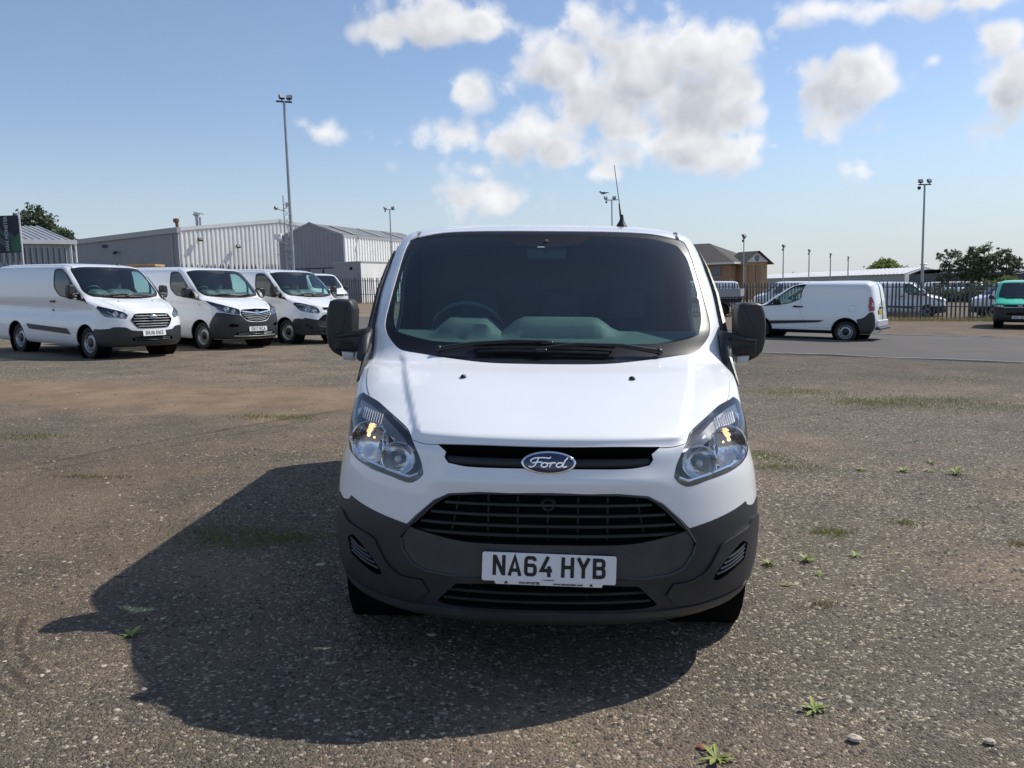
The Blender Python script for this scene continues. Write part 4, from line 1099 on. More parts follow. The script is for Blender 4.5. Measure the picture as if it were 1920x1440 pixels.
# --- blunt-nosed vans (one white far left, one green on the right)
T_ROWS = [(.27,.07,.86,.5,2.6,2),(.33,.02,.92,.5,2.6,2),(.50,0,.94,.5,2.8,2),(.85,.0,.94,.5,2.8,2),(.95,.015,.93,.5,2.8,2),(1.01,.05,.925,.48,2.8,2),(1.06,.15,.92,.44,2.8,2),(1.13,.32,.918,.38,2.8,2),(1.21,.52,.912,.32,2.9,2),
 (1.4,.73,.895,.28,3,2),(1.6,.97,.865,.27,3,2),(1.78,1.20,.83,.27,3,2),(1.86,1.31,.80,.27,2.9,2),(1.90,1.40,.765,.28,2.7,2),(1.93,1.52,.69,.3,2.5,2),(1.955,1.75,.56,.3,2.3,2),(1.97,2.2,.36,.3,2.2,2),(1.975,3.0,.04,.3,2,2)]
TB = Body(T_ROWS, [(.2,4.8),(.5,4.89),(1.0,4.88),(1.86,4.78),(1.98,4.5)])
def build_t(name, label, paint, low, group=None, plate=None):
    root = empty(name, label=label, cat='van', group=group)
    GL = [(0,1.215),(.5,1.235),(.74,1.265),(.775,1.30),(.77,1.45),(.735,1.66),(.70,1.80),(.66,1.845),(.4,1.865),(0,1.87)]
    CL = [(0,1.265),(.5,1.28),(.70,1.305),(.735,1.34),(.725,1.46),(.69,1.66),(.655,1.79),(.62,1.82),(.4,1.835),(0,1.84)]
    HD = [(0,.985),(.53,.985),(.62,1.0),(.80,1.015),(.84,1.12),(.80,1.25),(.7,1.3),(0,1.3)]
    LM = [(.885,.985),(.62,.988),(.565,.975),(.555,.90),(.60,.868),(.76,.865),(.905,.89),(.91,.93)]
    GR = [(0,.968),(.55,.968),(.54,.882),(0,.875)]
    BP = [(0,.30),(0,.862),(.60,.862),(.78,.862),('S',.40,.88),('S',.50,.86),('S',.54,.6),('S',.60,.262),(0,.262)] if low != paint else [(0,.30),(0,.36),(.7,.36),('S',.4,.40),('S',.56,.42),('S',.6,.262),(0,.262)]
    IT = [(0,.66),(.44,.655),(.46,.60),(.42,.565),(0,.56)]
    WN = [('S',.86,1.20),('S',1.60,1.20),('S',1.64,1.76),('S',1.60,1.80),('S',1.46,1.80),('S',1.22,1.55),('S',1.0,1.34)]
    WG = [('S',1.0,1.225),('S',1.58,1.225),('S',1.61,1.74),('S',1.58,1.775),('S',1.48,1.77),('S',1.24,1.53),('S',1.04,1.345)]
    rg = [dict(name='side_door', pts=[('S',.80,.40),('S',.80,1.18),('S',.96,1.34),('S',1.2,1.58),('S',1.44,1.83),('S',1.68,1.84),('S',1.74,1.3),('S',1.74,.40)], mat=paint, pair=True, gap=.002),
          dict(name='bonnet', pts=HD, mat=paint, gap=.003, flange=.02), dict(name='bumper', pts=BP, mat=low, gap=.001, off=.006),
          dict(name='windscreen_surround', key='frit', pts=GL, mat='frit_black', type='glass'),
          dict(name='grille_opening', key='grille', pts=GR, mat='void_black', type='recess', depth=.04, gap=0),
          dict(name='lower_intake', key='intake', pts=IT, mat='void_black', type='recess', depth=.04, gap=0),
          dict(name='headlight_housing', key='lamp', pts=LM, mat='lamp_housing', type='recess', depth=.04, gap=0, pair=True),
          dict(name='windscreen', pts=CL, mat='windscreen_glass', type='glass', parent='frit'),
          dict(name='window_trim', pts=WN, mat='black_plastic', off=.004, gap=0, pair=True),
          dict(name='side_window', pts=WG, mat='side_glass', type='glass', off=-.002, pair=True),
          dict(name='wheel_arch', pts=arch(.90, .385), mat='void_black', type='hole', pair=True),
          dict(name='wheel_arch', key='a2', pts=arch(3.90, .385), mat='void_black', type='hole', pair=True)]
    ts, vz = chart_grid(TB, .06, .2, .06)
    ps = skin_parts(root, TB, rg, ts, vz, .035, paint=paint)
    for i, s in enumerate((1, -1)):
        lp = ps['lamp'][i]
        bowl(lp, TB.pt(s * .64, .925, -.008), (s * .1, -1, 0), .045, .03, rim='chrome'); bowl(lp, TB.pt(s * .75, .928, -.008), (s * .2, -1, 0), .045, .03, rim='chrome')
        MB().pillow([(-.035, -.03), (.035, -.03), (.035, .03), (-.035, .03)], (TB.pt(s * .85, .935, -.006), (s * .8, .5, 0), (0, 0, 1), (s * .5, -.8, 0)), .008, .002, 1).build('indicator', 'clear_plastic', lp)
        mi = door_mirror(root, s, [(.96,1.19),(.955,1.30),(.98,1.345),(1.10,1.35),(1.135,1.32),(1.14,1.22),(1.11,1.18)], .86, .13, 'black_plastic')
        MB().box((s * .93, .93, 1.21), (.12, .07, .06), bev=.02).build('mirror_foot', 'black_plastic', mi)
        MB().box((s * .93, 1.60, 1.07), (.03, .2, .04), bev=.012).build('door_handle', 'black_plastic', root)
        for y in (.90, 3.90): wheel(root, s * .915, y, .335)
    front_bars(TB, ps['grille'][0], 'grille_slat', (.945, .903), .52, 'satin_grey_plastic', .014, .02, -.018)
    front_bars(TB, ps['intake'][0], 'intake_slat', (.61,), .43, 'satin_grey_plastic', .012, .02, -.018)
    m = MB(); strip(TB, m, [(x, .868) for x in np.linspace(-.58, .58, 21)], .010, .010, .0); m.build('grille_trim', 'chrome', root)
    c = TB.pt(0, .928, .018); bd = MB(); bd.tube([c + Vector((math.cos(t) * .066, 0, math.sin(t) * .066)) for t in np.linspace(0, 2 * PI, 29)], .008, 6, False); o = bd.build('badge', 'chrome', root)
    em = MB(); fn = lambda k: (lambda a, e: c + Vector((a, -.004 - .0004 * k, e)))
    stroke(em, [(-.024, .056), (0, .010), (.024, .056)], .012, fn(0)); stroke(em, [(-.056, .026), (-.030, -.048), (0, .0), (.030, -.048), (.056, .026)], .012, fn(1)); em.build('badge_emblem', 'chrome', o)
    if plate:
        cz = .47; c = TB.pt(0, cz, .016); number_plate(root, plate, Matrix.Translation((0, c.y, cz)) @ Matrix.Rotation(HP, 4, 'X'))
    u = MB()
    for y in (.90, 3.90):
        for s in (1, -1): u.lathe([(s * .90, .39), (s * .6, .39), (s * .6, .02)], 20, 'X', (0, y, .33))
    u.box((0, 2.4, .36), (1.2, 4.3, .16)); u.box((0, 2.4, .4), (1.78, 2.2, .14)); u.box((0, .3, .4), (1.2, .36, .1)); u.build('underside', 'void_black', root)
    cabin(root, TB, dash_z=1.20, y0=.72, bulk=1.95, zr=1.80, seat_y=1.55, hw=.76, simple=True, dz=-.02)
    wiper(root, TB, [(-.5, 1.235), (-.2, 1.262)], [(-.60, 1.262), (-.3, 1.255), (0, 1.245)]); wiper(root, TB, [(.10, 1.222), (.4, 1.262)], [(0, 1.245), (.3, 1.255), (.6, 1.265)])
    return root
van_t = build_t('panel_van', 'white blunt-nosed van with thin slot grille parked last in the row', 'white_paint', 'white_paint', ROW, 'WD 88'.replace('WD 88', 'DK17 CZ'))
for o in list(van_t.children_recursive):
    if o.name.startswith('registration'): bpy.data.objects.remove(o)      # unreadable in the photograph
place(van_t, -9.75, 36.6, R_(-50), dz=.02)
van_g = build_t('green_van', 'bright green van with black bumper parked nose-on at the fence', 'green_paint', 'black_plastic', None, 'GN67 8DC'.replace('8', 'B'))
place_by(van_g, (-.92, .9), (18.95, 31.9), R_(-120))

# --- small van side-on across the road
C_ROWS = [(.24,.12,.80,.5,2.5,2),(.30,.04,.855,.5,2.5,2),(.42,0,.872,.5,2.5,2),(.62,0,.878,.5,2.5,2),(.76,.03,.875,.48,2.5,2),(.86,.10,.868,.45,2.5,2),(.93,.25,.862,.40,2.6,2),(.99,.48,.855,.34,2.7,2),(1.05,.78,.848,.28,2.8,2),
 (1.2,1.00,.832,.26,3,2),(1.4,1.30,.805,.26,3,2),(1.54,1.52,.78,.26,3,2),(1.62,1.68,.75,.26,2.8,2),(1.67,1.86,.70,.28,2.6,2),(1.71,2.1,.61,.3,2.4,2),(1.74,2.45,.46,.3,2.3,2),(1.755,2.8,.30,.3,2.2,2),(1.762,3.2,.04,.3,2,2)]
C_REAR = [(.24,4.02),(.42,4.12),(.62,4.13),(1.0,4.09),(1.4,4.02),(1.6,3.97),(1.70,3.90),(1.765,3.7)]
CV = Body(C_ROWS, C_REAR, cr=.17, n2=5.0)
def build_small():
    root = empty('small_van', label='small white van side-on on the tarmac road with red tail light', cat='van')
    WN = [('S',.80,.985),('S',1.35,1.035),('S',1.72,1.10),('S',1.96,1.19),('S',2.03,1.26),('S',2.12,1.62),('S',2.10,1.645),('S',1.95,1.635),('S',1.75,1.575),('S',1.57,1.44),('S',1.33,1.25),('S',1.12,1.12)]
    WG = [('S',1.42,1.065),('S',1.72,1.118),('S',1.94,1.20),('S',2.01,1.275),('S',2.095,1.605),('S',1.95,1.61),('S',1.76,1.55),('S',1.58,1.42),('S',1.42,1.295)]
    QW = [('S',1.16,1.045),('S',1.38,1.062),('S',1.38,1.265),('S',1.20,1.135)]
    rg = [dict(name='side_door', pts=[('S',.90,.36),('S',.92,.70),('S',.90,.97),('S',1.12,1.13),('S',1.34,1.27),('S',1.57,1.46),('S',1.75,1.60),('S',1.95,1.665),('S',2.16,1.665),('S',2.21,1.3),('S',2.19,.9),('S',2.19,.36)], mat='white_paint', pair=True, gap=.003),
          dict(name='load_panel', pts=[('S',2.24,.40),('S',2.24,1.60),('S',3.60,1.60),('S',3.82,1.55),('S',3.86,.85),('S',3.6,.76),('S',3.0,.7),('S',2.9,.40)], mat='white_paint', pair=True, gap=.0025),
          dict(name='sill', pts=[('S',1.1,.33),('S',2.95,.33),('S',2.95,.24),('S',1.1,.24)], mat='black_plastic', pair=True, gap=0, off=.006),
          dict(name='windscreen', pts=[(0,1.06),(.6,1.08),(.72,1.12),(.70,1.4),(.66,1.55),(.6,1.58),(0,1.60)], mat='windscreen_glass', type='glass'),
          dict(name='bumper', pts=[(0,.3),(0,.55),(.6,.55),('S',.38,.60),('S',.46,.5),('S',.5,.24),(0,.24)], mat='dark_plastic', off=.004, gap=.001),
          dict(name='headlight', pts=[(.82,.93),(.60,.86),(.5,.76),(.6,.74),(.8,.80),(.85,.88)], mat='reflector', pair=True),
          dict(name='rear_corner_bumper', pts=[('S',3.60,.66),('S',3.80,.73),('S',3.93,.86),('B',.84,.88),('B',.80,.80),('B',.76,.50),('B',.76,.26),('S',3.70,.26),('S',3.66,.40)], mat='dark_plastic', pair=True, off=.010, gap=.001),
          dict(name='rear_door', pts=[('B',.72,.52),('B',.70,1.0),('B',.66,1.60),('B',.0,1.66),('B',0,.52)], mat='white_paint', gap=.003),
          dict(name='tail_light', key='tail', pts=[('S',3.925,.89),('S',3.90,1.10),('S',3.90,1.29),('S',3.95,1.30),('B',.77,1.26),('B',.745,1.10),('B',.76,.93)], mat='red_lens', pair=True, off=.010, gap=0),
          dict(name='reversing_lens', pts=[('S',3.965,1.03),('S',3.965,1.14),('B',.765,1.13),('B',.765,1.02)], mat='clear_plastic', pair=True, off=.016, gap=0),
          dict(name='window_trim', pts=WN, mat='black_plastic', off=.003, gap=0, pair=True),
          dict(name='side_window', pts=WG, mat='side_glass', type='glass', off=-.002, pair=True),
          dict(name='quarter_window', pts=QW, mat='side_glass', type='glass', off=-.002, pair=True),
          dict(name='side_moulding', pts=[('S',1.02,.475),('S',1.10,.565),('S',2.1,.60),('S',2.70,.615),('S',2.58,.565),('S',2.2,.535),('S',1.05,.47)], mat='black_plastic', off=.016, gap=0, flange=.02, pair=True),
          dict(name='fuel_flap', pts=[('S',3.47 + .10 * math.cos(a), .965 + .10 * math.sin(a)) for a in np.linspace(0, 2 * PI, 14, endpoint=False)], mat='white_paint', gap=.003, one=1),
          dict(name='wheel_arch', pts=arch(.82, .375, zc=.31), mat='void_black', type='hole', pair=True),
          dict(name='wheel_arch', key='a2', pts=arch(3.31, .385, zc=.31), mat='void_black', type='hole', pair=True)]
    ts, vz = chart_grid(CV, .06, .14, .045)
    ps = skin_parts(root, CV, rg, ts, vz, .03)
    for s in (1, -1):
        for y in (.82, 3.31): wheel(root, s * .865, y, .312, .185, .205, caph=True)
        mi = door_mirror(root, s, [(.87,1.06),(.87,1.20),(.90,1.23),(1.02,1.225),(1.05,1.18),(1.04,1.08),(1.0,1.05)], 1.26, .12, 'black_plastic')
        MB().box((s * .86, 1.32, 1.08), (.08, .1, .05), bev=.02).build('mirror_foot', 'black_plastic', mi)
        MB().pillow([(-.15, 0), (-.12, -.028), (.05, -.03), (.15, -.02), (.15, .022), (.03, .014), (-.1, .03)], ((s * .852, 1.94, 1.0), (0, 1, 0), (0, 0, 1), (s, 0, 0)), .022, .006, 2).build('door_handle', 'black_plastic', root)
        MB().box((s * .862, .77, .855), (.012, .05, .03), bev=.004).build('side_repeater', 'clear_plastic', root)
    # dark arch lips
        for y in (.82, 3.31):
            m = MB(); m.tube([CV.spt(y + .385 * math.cos(a), max(.26, .31 + .385 * math.sin(a)), .002, s) for a in np.linspace(PI + .1, -.1, 20)], .014, 6); m.build('arch_lip', 'black_plastic', root)
    m = MB(); m.pillow([(-.70, .0), (-.60, -.13), (.60, -.13), (.70, .0)], ((0, 4.05, .44), (1, 0, 0), (0, 1, 0), (0, 0, -1)), .07, .02, 3); m.v = [(x, y + (.28 if y > 4.0 else 0), z) for x, y, z in m.v]; m = MB().box((0, 4.14, .415), (1.50, .14, .07), bev=.025); m.build('bumper_step', 'dark_plastic', root)
    MB().box((0, 4.125, .55), (1.36, .05, .20), bev=.02).build('rear_bumper', 'white_paint', root)
    M = Matrix.Translation((.34, 4.125, .86)) @ Matrix.Rotation(PI, 4, 'Z') @ Matrix.Rotation(HP, 4, 'X')
    number_plate(root, 'BD17', M, .40, .13, 'plate_yellow')
    for o in list(root.children_recursive):
        if o.name.startswith('registration'): bpy.data.objects.remove(o)
    MB().box((.34, 4.13, 1.0), (.34, .04, .05), bev=.01).build('tailgate_handle', 'black_plastic', root)
    u = MB()
    for y in (.82, 3.31):
        for s in (1, -1): u.lathe([(s * .845, .38), (s * .58, .38), (s * .58, .02)], 20, 'X', (0, y, .31))
    u.box((0, 2.1, .30), (1.1, 3.6, .14)); u.box((0, 2.06, .33), (1.64, 1.68, .12)); u.box((0, 3.85, .36), (1.4, .3, .14)); u.build('underside', 'void_black', root)
    cabin(root, CV, dash_z=1.04, y0=.98, bulk=2.22, zr=1.62, seat_y=1.85, hw=.70, simple=True, dz=-.24, wheel_x=-.36)
    p = Vector((.0, 1.95, 1.665)); MB().lathe([(0, .025), (.03, .012)], 10, 'Z', p).tube([p + Vector((0, 0, .02)), p + Vector((0, .18, .14))], .004, 5).build('aerial', 'black_plastic', root)
    return root
van_s = build_small()
place_by(van_s, (.865, 3.31), (9.30, 22.21), R_(146.8), scale=1.06)

# --- vehicles in the compound beyond the palisade fence
BEYOND = 'vehicles parked beyond the right fence'
def build_far(label):
    root = empty('panel_van', label=label, cat='van', group=BEYOND)
    GL = [(0,1.215),(.5,1.235),(.74,1.265),(.775,1.30),(.77,1.45),(.735,1.66),(.70,1.80),(.66,1.845),(.4,1.865),(0,1.87)]
    rg = [dict(name='windscreen', pts=GL, mat='frit_black'), dict(name='bumper', pts=[(0,.3),(0,.6),(.7,.6),('S',.5,.6),('S',.52,.262),(0,.262)], mat='dark_plastic', off=.006),
          dict(name='headlight', pts=[(.885,.985),(.62,.988),(.565,.975),(.555,.90),(.76,.865),(.905,.89)], mat='reflector', pair=True),
          dict(name='side_window', pts=[('S',.95,1.20),('S',1.60,1.20),('S',1.62,1.78),('S',1.46,1.79),('S',1.22,1.55)], mat='window_blue', off=.002, pair=True),
          dict(name='rear_window', pts=[('B',.70,1.20),('B',.68,1.70),('B',.1,1.72),('B',.1,1.20)], mat='window_blue', off=.002, pair=True),
          dict(name='tail_light', pts=[('S',4.70,.80),('S',4.69,1.25),('B',.80,1.25),('B',.82,.80)], mat='red_lens', off=.008, pair=True),
          dict(name='side_moulding', pts=[('S',1.5,.55),('S',3.3,.55),('S',3.3,.63),('S',1.5,.63)], mat='black_plastic', off=.012, pair=True),
          dict(name='wheel_arch', pts=arch(.90, .385), mat='void_black', type='hole', pair=True), dict(name='wheel_arch', key='a2', pts=arch(3.90, .385), mat='void_black', type='hole', pair=True)]
    ts, vz = chart_grid(TB, .10, .4, .09)
    skin_parts(root, TB, rg, ts, vz, .07)
    for s in (1, -1):
        for y in (.9, 3.9): wheel(root, s * .915, y, .335)
    MB().box((0, 2.4, .38), (1.7, 4.3, .16)).build('underside', 'void_black', root)
    return root
far0 = build_far('white van beyond the fence showing its red tail light beside the brick building')
place(far0, 8.55, 53.2, R_(172), dz=.10)
def far_copy(label, x, y, ang, dz=0.0, src=None):
    r = copy_tree(src or far0); r['label'] = label; r['group'] = BEYOND; place(r, x, y, ang, dz); return r
far_copy('long white van beyond the fence, behind the roof of the small white van', 13.9, 50.6, R_(174), .08)
far_copy('white van beyond the fence, just left of the green van', 24.0, 43.6, R_(168), .0)
for i, (x, y, lab) in enumerate([(55.3, 112.5, 'white van in the distant compound row, nearest the lamp pole'), (56.5, 111.5, 'second white van in the distant compound row'), (57.7, 110.5, 'third white van in the distant compound row'), (58.9, 109.5, 'last white van on the right of the distant compound row')]):
    far_copy(lab, x, y, R_(-100), -.1)
for i, (x, y, lab) in enumerate([(23.2, 44.6, 'white car-sized van nose beyond the fence, nearest of the three'), (24.4, 47.4, 'white van nose beyond the fence, middle of the three'), (25.8, 50.4, 'white van nose beyond the fence, farthest of the three')]):
    r = far_copy(lab, x, y, R_(-28), -.02, van_new)
# dropside lorry standing inside the fence, mostly hidden by the near van
lor = empty('dropside_lorry', (11.3, 44.2, gz(11.3)), 'grey dropside lorry bed standing by the fence behind the near mirror', 'lorry'); lor.rotation_euler = (0, 0, R_(-20))
MB().box((-1.4, 0, 1.36), (3.2, .05, .42)).box((-1.4, 2.0, 1.36), (3.2, .05, .42)).box((.18, 1.0, 1.36), (.05, 1.95, .42)).build('dropside', 'trim_grey', lor)
MB().box((-1.4, 1.0, 1.10), (3.3, 2.05, .08)).build('bed_floor', 'dark_metal', lor)
MB().box((-1.6, .55, .9), (3.4, .1, .22)).box((-1.6, 1.45, .9), (3.4, .1, .22)).box((.05, 1.0, .75), (.08, 1.6, .10)).build('chassis', 'dark_metal', lor)
for y in (.15, 1.85):
    w = MB().lathe([(-.10, .2), (-.12, .30), (-.10, .38), (.10, .38), (.12, .30), (.10, .2), (.04, .19), (.04, .001)], 24, 'Y', (-1.0, y, .38)).build('wheel', 'rubber', lor)

# ------------------------------------------------------------------ ground
def ground_mat():
    m = bpy.data.materials.new('gravel_ground'); m.use_nodes = True; nt = m.node_tree; q = NB(nt); p = nt.nodes['Principled BSDF']
    t = q.add('ShaderNodeTexCoord').outputs['Object']; X, Y, Z = q.xyz(t)
    big = q.noise(t, .22, 4, .6); mid = q.noise(t, 1.3, 5, .65); fine = q.noise(t, 22, 4, .7); grit = q.noise(t, 160, 2, .7)
    cell = q.voro(t, 78, out='Color'); cr = q.xyz(cell)[0]; cd = q.voro(t, 78); cell2 = q.voro(t, 170, out='Color'); c2 = q.xyz(cell2)[1]; cd2 = q.voro(t, 170)
    stone = q.mix(cr, (.055, .051, .047, 1), (.235, .215, .190, 1))
    stone = q.mix(q.smooth(cr, .88, .95), stone, (.48, .445, .39, 1))
    sm = q.mix(c2, (.070, .063, .056, 1), (.185, .168, .145, 1))
    col = q.mix(q.smooth(q.math('ADD', cr, q.math('MULTIPLY', fine, .8)), .62, .95), sm, stone)
    # worn dirt: a pale brown drive lane sweeping across the left, and loose patches elsewhere
    lane = q.math('SUBTRACT', Y, q.math('ADD', 8.0, q.math('MULTIPLY', X, -.10)))
    lane = q.math('ADD', lane, q.math('MULTIPLY', q.math('SUBTRACT', mid, .5), 2.6))
    lane = q.math('MULTIPLY', q.smooth(q.math('ABSOLUTE', lane), 2.6, .5), q.smooth(X, 1.5, -2.5))
    loose = q.smooth(q.math('ADD', big, q.math('MULTIPLY', mid, .35)), .62, .80)
    spot = q.math('SQRT', q.math('ADD', q.math('POWER', q.math('SUBTRACT', X, 2.75), 2.0), q.math('POWER', q.math('SUBTRACT', Y, 1.5), 2.0)))
    spot = q.smooth(q.math('ADD', spot, q.math('MULTIPLY', mid, 1.2)), 1.35, .55)
    dirt = q.math('MAXIMUM', q.math('MAXIMUM', lane, q.math('MULTIPLY', loose, .35)), q.math('MULTIPLY', spot, .8))
    verge = q.math('SUBTRACT', Y, q.math('SUBTRACT', 31.5, q.math('MULTIPLY', X, .42)))
    dirt = q.math('MAXIMUM', dirt, q.math('MULTIPLY', q.smooth(verge, -.5, .8), .75))
    dirt = q.math('MULTIPLY', dirt, q.smooth(fine, .25, .6, .55, 1.0), clamp=True)
    dcol = q.mix(mid, (.165, .122, .088, 1), (.31, .24, .18, 1))
    col = q.mix(dirt, col, dcol)
    brown = q.math('MULTIPLY', q.smooth(X, 1.5, -4.0), q.smooth(Y, 12, 3)); col = q.mix(q.math('MULTIPLY', brown, .45), col, (.115, .088, .068, 1))
    # darker gravel towards the road on the right
    dk = q.math('MULTIPLY', q.smooth(X, .5, 4.5), q.smooth(q.math('ADD', Y, q.math('MULTIPLY', mid, 3.0)), 10.5, 14.5)); col = q.mix(q.math('MULTIPLY', dk, .45), col, (.072, .066, .062, 1))
    for (x0_, y0_, x1_, y1_, wd, st) in ((-4.75, 3.55, -2.3, 7.9, .045, .50), (-4.45, 3.45, -2.0, 7.8, .030, .30), (-6.0, 9.4, -1.0, 10.6, .10, .25), (1.9, 6.5, 7.5, 9.9, .07, .22)):
        L_ = math.hypot(x1_ - x0_, y1_ - y0_); nx0, ny0 = -(y1_ - y0_) / L_, (x1_ - x0_) / L_
        dd = q.math('ADD', q.math('MULTIPLY', X, nx0), q.math('ADD', q.math('MULTIPLY', Y, ny0), -(x0_ * nx0 + y0_ * ny0)))
        dd = q.math('ABSOLUTE', q.math('ADD', dd, q.math('MULTIPLY', q.math('SUBTRACT', big, .5), .5)))
        tt = q.math('ADD', q.math('MULTIPLY', X, ny0), q.math('ADD', q.math('MULTIPLY', Y, -nx0), -(x0_ * ny0 - y0_ * nx0)))
        rut = q.math('MULTIPLY', q.smooth(dd, wd * 1.8, wd * .4), q.math('MULTIPLY', q.smooth(tt, -.3, .6), q.smooth(tt, L_ + .3, L_ - .8)))
        rut = q.math('MULTIPLY', rut, q.smooth(fine, .2, .6)); col = q.mix(q.math('MULTIPLY', rut, st), col, (.05, .042, .035, 1))
    for k_ in range(3):
        rr = q.math('SQRT', q.math('ADD', q.math('POWER', q.math('SUBTRACT', X, -1.35), 2.0), q.math('POWER', q.math('SUBTRACT', Y, 1.05), 2.0)))
        rut = q.math('MULTIPLY', q.smooth(q.math('ABSOLUTE', q.math('SUBTRACT', rr, 1.22 + .075 * k_)), .026, .008), q.math('MULTIPLY', q.smooth(X, -1.95, -2.15), q.smooth(Y, .75, .6)))
        col = q.mix(q.math('MULTIPLY', rut, .62), col, (.045, .038, .032, 1))
    # moss and thin grass film
    ms = q.math('MULTIPLY', q.smooth(q.noise(t, .8, 5, .7), .60, .72), q.smooth(fine, .4, .65)); ms = q.math('MULTIPLY', ms, q.smooth(Y, 5, 10)); col = q.mix(q.math('MULTIPLY', ms, .28), col, (.115, .125, .04, 1))
    vv = q.mix(q.smooth(mid, .3, .7), (.84, .84, .84, 1), (1.12, 1.11, 1.09, 1)); col = q.mix(1.0, col, vv, 'MULTIPLY')
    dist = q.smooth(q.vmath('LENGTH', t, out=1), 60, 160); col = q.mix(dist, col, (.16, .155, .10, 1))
    col = q.mix(1.0, col, (1.09, 1.005, .875, 1), 'MULTIPLY')
    nt.links.new(col, p.inputs['Base Color']); p.inputs['Roughness'].default_value = .92; p.inputs['Specular IOR Level'].default_value = .25
    h = q.math('ADD', q.math('MULTIPLY', q.math('SUBTRACT', 1.0, cd), .55), q.math('ADD', q.math('MULTIPLY', q.math('SUBTRACT', 1.0, cd2), .25), q.math('ADD', q.math('MULTIPLY', fine, .5), q.math('MULTIPLY', grit, .22))))
    h = q.math('MULTIPLY', h, q.math('SUBTRACT', 1.0, q.math('MULTIPLY', dirt, .65)))
    bp = q.add('ShaderNodeBump'); bp.inputs['Strength'].default_value = 1.0; bp.inputs['Distance'].default_value = .020
    nt.links.new(h, bp.inputs['Height']); nt.links.new(bp.outputs[0], p.inputs['Normal'])
    MATS['gravel_ground'] = m
ground_mat()
def value_noise(x, y, s, seed=0):
    rs = np.random.RandomState(seed); g = rs.rand(64, 64); u = x * s; v = y * s; i = np.floor(u).astype(int); j = np.floor(v).astype(int); a = u - i; c = v - j
    a = a * a * (3 - 2 * a); c = c * c * (3 - 2 * c); f = lambda p, q_: g[p % 64, q_ % 64]
    return (f(i, j) * (1 - a) + f(i + 1, j) * a) * (1 - c) + (f(i, j + 1) * (1 - a) + f(i + 1, j + 1) * a) * c
def relief(x, y):
    near = np.clip(1 - (np.hypot(x, y - 4) - 14) / 10, 0, 1)
    return near * (.022 * (value_noise(x, y, .7, 1) - .5) + .012 * (value_noise(x, y, 2.6, 2) - .5))
xs = np.concatenate([np.linspace(-900, -60, 22), np.linspace(-60, -16, 36)[1:], np.linspace(-16, 16, 181)[1:], np.linspace(16, 60, 36)[1:], np.linspace(60, 900, 22)[1:]])
ys = np.concatenate([np.linspace(-200, -8, 14), np.linspace(-8, 20, 161)[1:], np.linspace(20, 80, 50)[1:], np.linspace(80, 1500, 30)[1:]])
GX, GY = np.meshgrid(xs, ys); GZ = gzv(GX, GY) + relief(GX, GY); nx_ = len(xs)
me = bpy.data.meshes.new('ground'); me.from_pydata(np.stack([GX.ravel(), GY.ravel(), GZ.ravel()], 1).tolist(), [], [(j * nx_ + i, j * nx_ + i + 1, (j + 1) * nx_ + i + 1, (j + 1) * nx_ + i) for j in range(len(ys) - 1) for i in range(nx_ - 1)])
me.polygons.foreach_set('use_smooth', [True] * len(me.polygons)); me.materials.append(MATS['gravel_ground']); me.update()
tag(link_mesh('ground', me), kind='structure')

# ------------------------------------------------------------------ road and its concrete edging
def road_mat():
    m = bpy.data.materials.new('worn_asphalt'); m.use_nodes = True; nt = m.node_tree; q = NB(nt); p = nt.nodes['Principled BSDF']
    t = q.add('ShaderNodeTexCoord').outputs['Object']
    n = q.noise(t, .5, 5, .65); f = q.noise(t, 30, 3, .7); g = q.voro(t, 90, out='Color')
    col = q.mix(n, (.112, .104, .096, 1), (.175, .163, .150, 1)); col = q.mix(q.math('MULTIPLY', q.xyz(g)[0], .35), col, (.10, .095, .09, 1)); col = q.mix(q.smooth(f, .55, .8, 0, .3), col, (.27, .26, .24, 1))
    dirt = q.smooth(q.noise(t, .25, 5, .7), .55, .72); col = q.mix(q.math('MULTIPLY', dirt, .5), col, (.20, .17, .135, 1))
    nt.links.new(col, p.inputs['Base Color']); p.inputs['Roughness'].default_value = .95; p.inputs['Specular IOR Level'].default_value = .12
    bp = q.add('ShaderNodeBump'); bp.inputs['Strength'].default_value = .4; bp.inputs['Distance'].default_value = .008; nt.links.new(f, bp.inputs['Height']); nt.links.new(bp.outputs[0], p.inputs['Normal'])
    MATS['worn_asphalt'] = m
road_mat()
near_e = lambda x: 20.29 - .455 * x + .25 * math.sin(x * .35) * .4
far_e = lambda x: 31.5 - .42 * x
vs = []; fs = []; rx = np.linspace(-70, 70, 141); K = 8
for x in rx:
    for k in range(K + 1):
        y = near_e(x) + (far_e(x) - near_e(x)) * k / K; vs.append((x, y, gz(x, y) + .012 + .05 * math.sin(PI * k / K)))
for i in range(len(rx) - 1):
    for k in range(K): fs.append((i * (K + 1) + k, (i + 1) * (K + 1) + k, (i + 1) * (K + 1) + k + 1, i * (K + 1) + k + 1))
MB().add(vs, fs, True).build('road', 'worn_asphalt')['kind'] = 'structure'
def kerb(edge, x0, x1, w=.08, h=.026):
    m = MB(); vs = []; fs = []; X_ = np.arange(x0, x1, .45); rs = random.Random(int(x0 * 7))
    for x in X_:
        y = edge(x); z = gz(x, y) + rs.uniform(-.012, .012); vs += [(x, y - w / 2, z - .1), (x, y - w / 2, z + h), (x, y + w / 2, z + h), (x, y + w / 2, z - .1)]
    for i in range(len(X_) - 1):
        for k in range(3): fs.append((i * 4 + k, (i + 1) * 4 + k, (i + 1) * 4 + k + 1, i * 4 + k + 1))
    return m.add(vs, fs).build('kerb', 'kerb_stone')
kerb(near_e, -70, 70)['kind'] = 'structure'; kerb(far_e, -70, 70)['kind'] = 'structure'; kerb(lambda x: 37.6 - .42 * x, -60, -3)['kind'] = 'structure'

